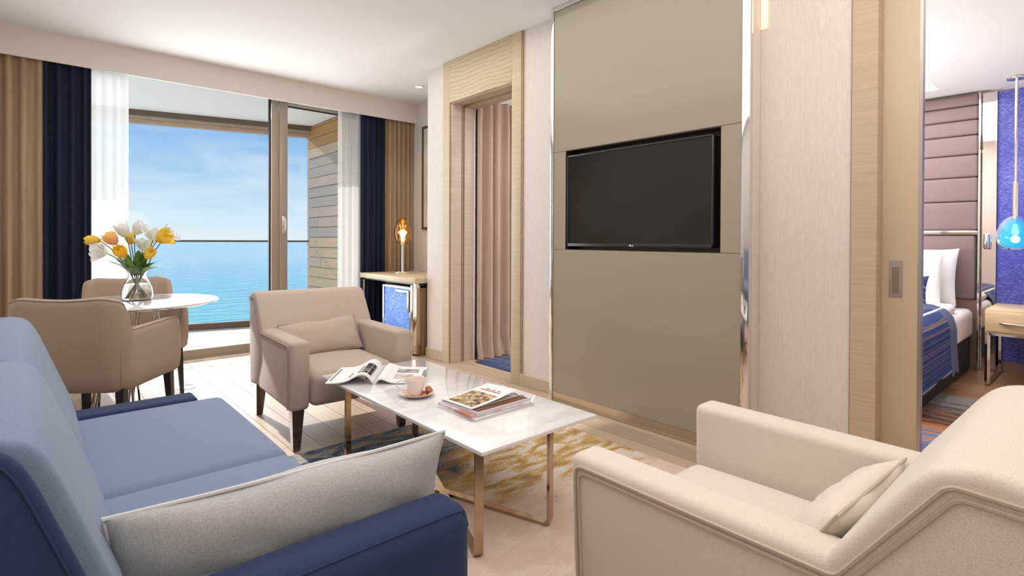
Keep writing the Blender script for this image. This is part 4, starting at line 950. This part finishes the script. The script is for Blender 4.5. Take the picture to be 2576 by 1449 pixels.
mk('bulb', lathe([(0, .345), (.016, .345), (.016, .375), (.026, .400), (.029, .420), (.020, .440), (.0, .448)], 24), BULB, lp)
lamp('table_lamp_glow', 'POINT', (2.924, 5.02, 1.165), 3.0, (1, .72, .38), .04)

# ------------------------------------------------------------------ bedroom
br = solo('rug', rbox(2.95, 4.86, -.45, 3.80, .0005, .009, .004, 0, 8, 2), BEDRUG, 'striped blue and rust rug on the bedroom floor beside the bed', 'rug')
hb = thing('headboard', 'tall mauve upholstered headboard of stacked horizontal panels behind the bed', 'headboard', (6.05, 1.75, 0))
HZ = [.604, 1.158, 1.199, 1.446, 1.655, 1.848, 2.017, 2.149, 2.27, 2.365]
for a, b in zip(HZ[2:], HZ[3:]): mk('padded_panel', rbox(6.0, 6.085, .778, 2.75, a+.002, b-.002, .018, .004, 4, 3), MAUVE, hb, W=True)
mk('padded_panel', rbox(6.0, 6.085, .790, 2.75, HZ[0], HZ[1]-.002, .018, .006, 4, 3), MAUVE, hb, W=True)
mk('chrome_trim', bx(5.99, 6.08, .776, 2.75, 1.160, 1.197, .003), CHROME, hb, W=True)
mk('base_panel', bx(6.02, 6.09, .772, 2.75, .0, .602), WALNUT, hb, W=True, smooth=0)
mk('side_strip', bx(5.995, 6.09, .764, .774, .0, 2.37), CHROME, hb, W=True)
mi = thing('mirror_panel', 'narrow bronze mirror strip between the headboard and blue wall', 'mirror', (6.08, .715, 0))
mk('mirror_glass', bx(6.075, 6.095, .672, .760, .02, 2.37), MIRROR, mi, W=True, smooth=0)
mk('edge_trim', bx(6.06, 6.095, .664, .673, .02, 2.37), CHROME, mi, W=True, smooth=0)
rl = thing('reading_light', 'small chrome cylinder reading light mounted on the bronze mirror strip', 'wall light', (6.05, .720, 1.03))
mk('back_plate', bx(6.062, 6.074, .695, .745, 1.035, 1.170, .003), CHROME, rl, W=True)
mk('barrel', lathe([(0, 0), (.020, 0), (.022, .004), (.022, .110), (.020, .114), (0, .114)], 24, (6.030, .720, 1.045)), CHROME, rl, W=True)
bw = thing('blue_wall_panel', 'shimmering royal blue textured wall panel beside the headboard', 'wall panel', (6.09, .05, .10))
mk('covering', bx(6.080, 6.098, -.595, .662, .10, 2.37), BLUEWALL, bw, W=True, smooth=0)
struct('baseboard_bedroom', bx(6.082, 6.1, -.6, .66, 0, .098), WALNUT)
bd = thing('bed', 'double bed with black base and white mattress seen through the sliding door', 'bed', (5.0, 1.65, 0))
mk('bed_base', bx(3.95, 5.99, .815, 2.55, .02, .285, .012), BEDBASE, bd, W=True)
mk('mattress', rbox(3.95, 5.985, .795, 2.56, .287, .530, .05, .006), LINEN, bd, W=True)
for x in (4.1, 5.85):
    for y in (.90, 2.45): mk('foot', lathe([(.025, .0092 if x < 5 else 0), (.025, .02)], 12, (x, y, 0)), BLACKLEG, bd, W=True)
mk('duvet', rbox(3.96, 5.52, .84, 2.52, .525, .600, .035, .02), LINEN, bd, W=True)
def runner(x0, x1, off, zb, dy=0):
    prof = [(2.50, .632+off), (1.6, .636+off), (1.05, .628+off), (.92, .618+off), (.84, .590+off*.5), (.795-off, .535), (.775-off, .45), (.772-off, .30), (.766-off, .20), (.762-off, zb)]
    n = 24; V, Fs = [], []
    for k in (0, 1):
        for i in range(n+1):
            u = i/n; x = x0+(x1-x0)*u
            for j, (y, z) in enumerate(prof):
                d = 0
                if j >= 6: z -= .012*math.sin(9*u)*(1 if j == 9 else 0)
                V.append(Vector((x, y+d+(.006 if k else 0)*(1 if j >= 5 else 0), z-(.006 if k and j < 5 else 0))))
    m = len(prof); N_ = m*(n+1)
    for i in range(n):
        for j in range(m-1):
            a = i*m+j; q = (a, a+1, a+m+1, a+m); Fs += [q, tuple(t+N_ for t in q[::-1])]
    for j in range(m-1): Fs.append((j, j+N_, j+1+N_, j+1)); a = n*m+j; Fs.append((a, a+1, a+1+N_, a+N_))
    for i in range(n): a = i*m+m-1; Fs.append((a, a+N_, a+m+N_, a+m)); b = i*m; Fs.append((b, b+m, b+m+N_, b+N_))
    return V, Fs
ru = thing('bed_runner', 'blue striped bed throw hanging over the side of the bed', 'bedspread', (4.5, 1.6, .60))
mk('striped_cloth', runner(4.0, 4.90, .0, .17), STRIPES, ru, W=True, smooth=60)
mk('plain_border', runner(4.90, 5.14, .0, .14), BLUECLOTH, ru, W=True, smooth=60)
def bed_pillow(label, loc, w, h, t, lean, mat, seed, yaw=90, name='pillow'):
    xf = TR(loc, (0, 0, 0)) @ Matrix.Rotation(math.radians(yaw), 4, 'Z') @ Matrix.Rotation(math.radians(lean), 4, 'X')
    v, f = pillow(w, h, t, 18, seed, .006, .05); return solo(name, ([xf @ p for p in v], f), mat, label, 'pillow')
bed_pillow('white pillow standing against the headboard, rearmost on the bed', (5.845, 1.24, .80), .72, .50, .17, 14, LINEN, 21)
bed_pillow('white pillow leaning on the rear pillow', (5.62, 1.30, .795), .72, .50, .18, 20, LINEN, 25)
bed_pillow('small blue striped pillow in front of the white pillows', (5.16, 1.245, .715), .58, .24, .11, 18, STRIPES, 29)
ns = thing('nightstand', 'light oak nightstand with one drawer on chrome legs', 'nightstand', (5.75, .38, 0))
mk('cabinet', bx(5.435, 6.07, .10, .655, .405, .585, .003), wood('night_oak', (.60, .44, .26), (.70, .54, .35), 1, 14, 3, .4), ns, W=True)
dw = mk('drawer', bx(5.425, 5.436, .108, .648, .418, .565, .002), wood('drawer_oak', (.60, .44, .26), (.70, .54, .35), 1, 14, 3, .4), ns, W=True)
mk('handle', tube(smooth_path([(5.428, .57, .490), (5.405, .52, .487), (5.402, .38, .484), (5.405, .24, .487), (5.428, .19, .490)], 6), .009, 8), STEEL, dw, W=True)
for y in (.640, .115):
    mk('leg', tube(round_path([(5.450, y, .405), (5.450, y, .014), (6.05, y, .014), (6.05, y, .405)], .012), .016, 4), CHROME, ns, W=True, smooth=0)
mk('rail', bx(5.44, 6.06, .11, .65, .388, .405), CHROME, ns, W=True, smooth=0)
pn = thing('pendant_lamp', 'blue glass pendant lamp on a chrome rod over the nightstand', 'lamp', (5.717, .515, 1.03))
mk('canopy', lathe([(0, 0), (.060, 0), (.062, .008), (.055, .020), (0, .020)], 28, (5.717, .515, BC-.022)), CHROME, pn, W=True)
mk('rod', lathe([(.011, 0), (.011, BC-.02-1.56), (0, BC-.02-1.56)], 14, (5.717, .515, 1.56)), CHROME, pn, W=True)
mk('socket_tube', lathe([(0, 0), (.020, 0), (.020, .28), (.012, .29), (0, .29)], 18, (5.717, .515, 1.285)), CHROME, pn, W=True)
GL = [(.026, .265), (.060, .245), (.090, .205), (.108, .150), (.114, .105), (.108, .060), (.088, .022), (.055, .003), (.02, .0)]
gv, gf = egg(GL+[(max(r-.010, .004), max(z, .006)) for r, z in GL[::-1]], .003, 40, period=6)
mk('lamp_shade', ([p+Vector((5.717, .515, 1.032)) for p in gv], [q for q in gf if len(q) == 4]), BLUEG, pn, W=True, smooth=70)
mk('bulb', lathe([(0, 0), (.018, .008), (.024, .03), (.016, .055), (.012, .09), (0, .09)], 18, (5.717, .515, 1.15)), plain('pendant_bulb', (1, 1, 1), .5, emit=(1, .95, .88), estr=5), pn, W=True)
lamp('pendant_glow', 'POINT', (5.717, .515, 1.12), 2.5, (.75, .88, 1), .03)
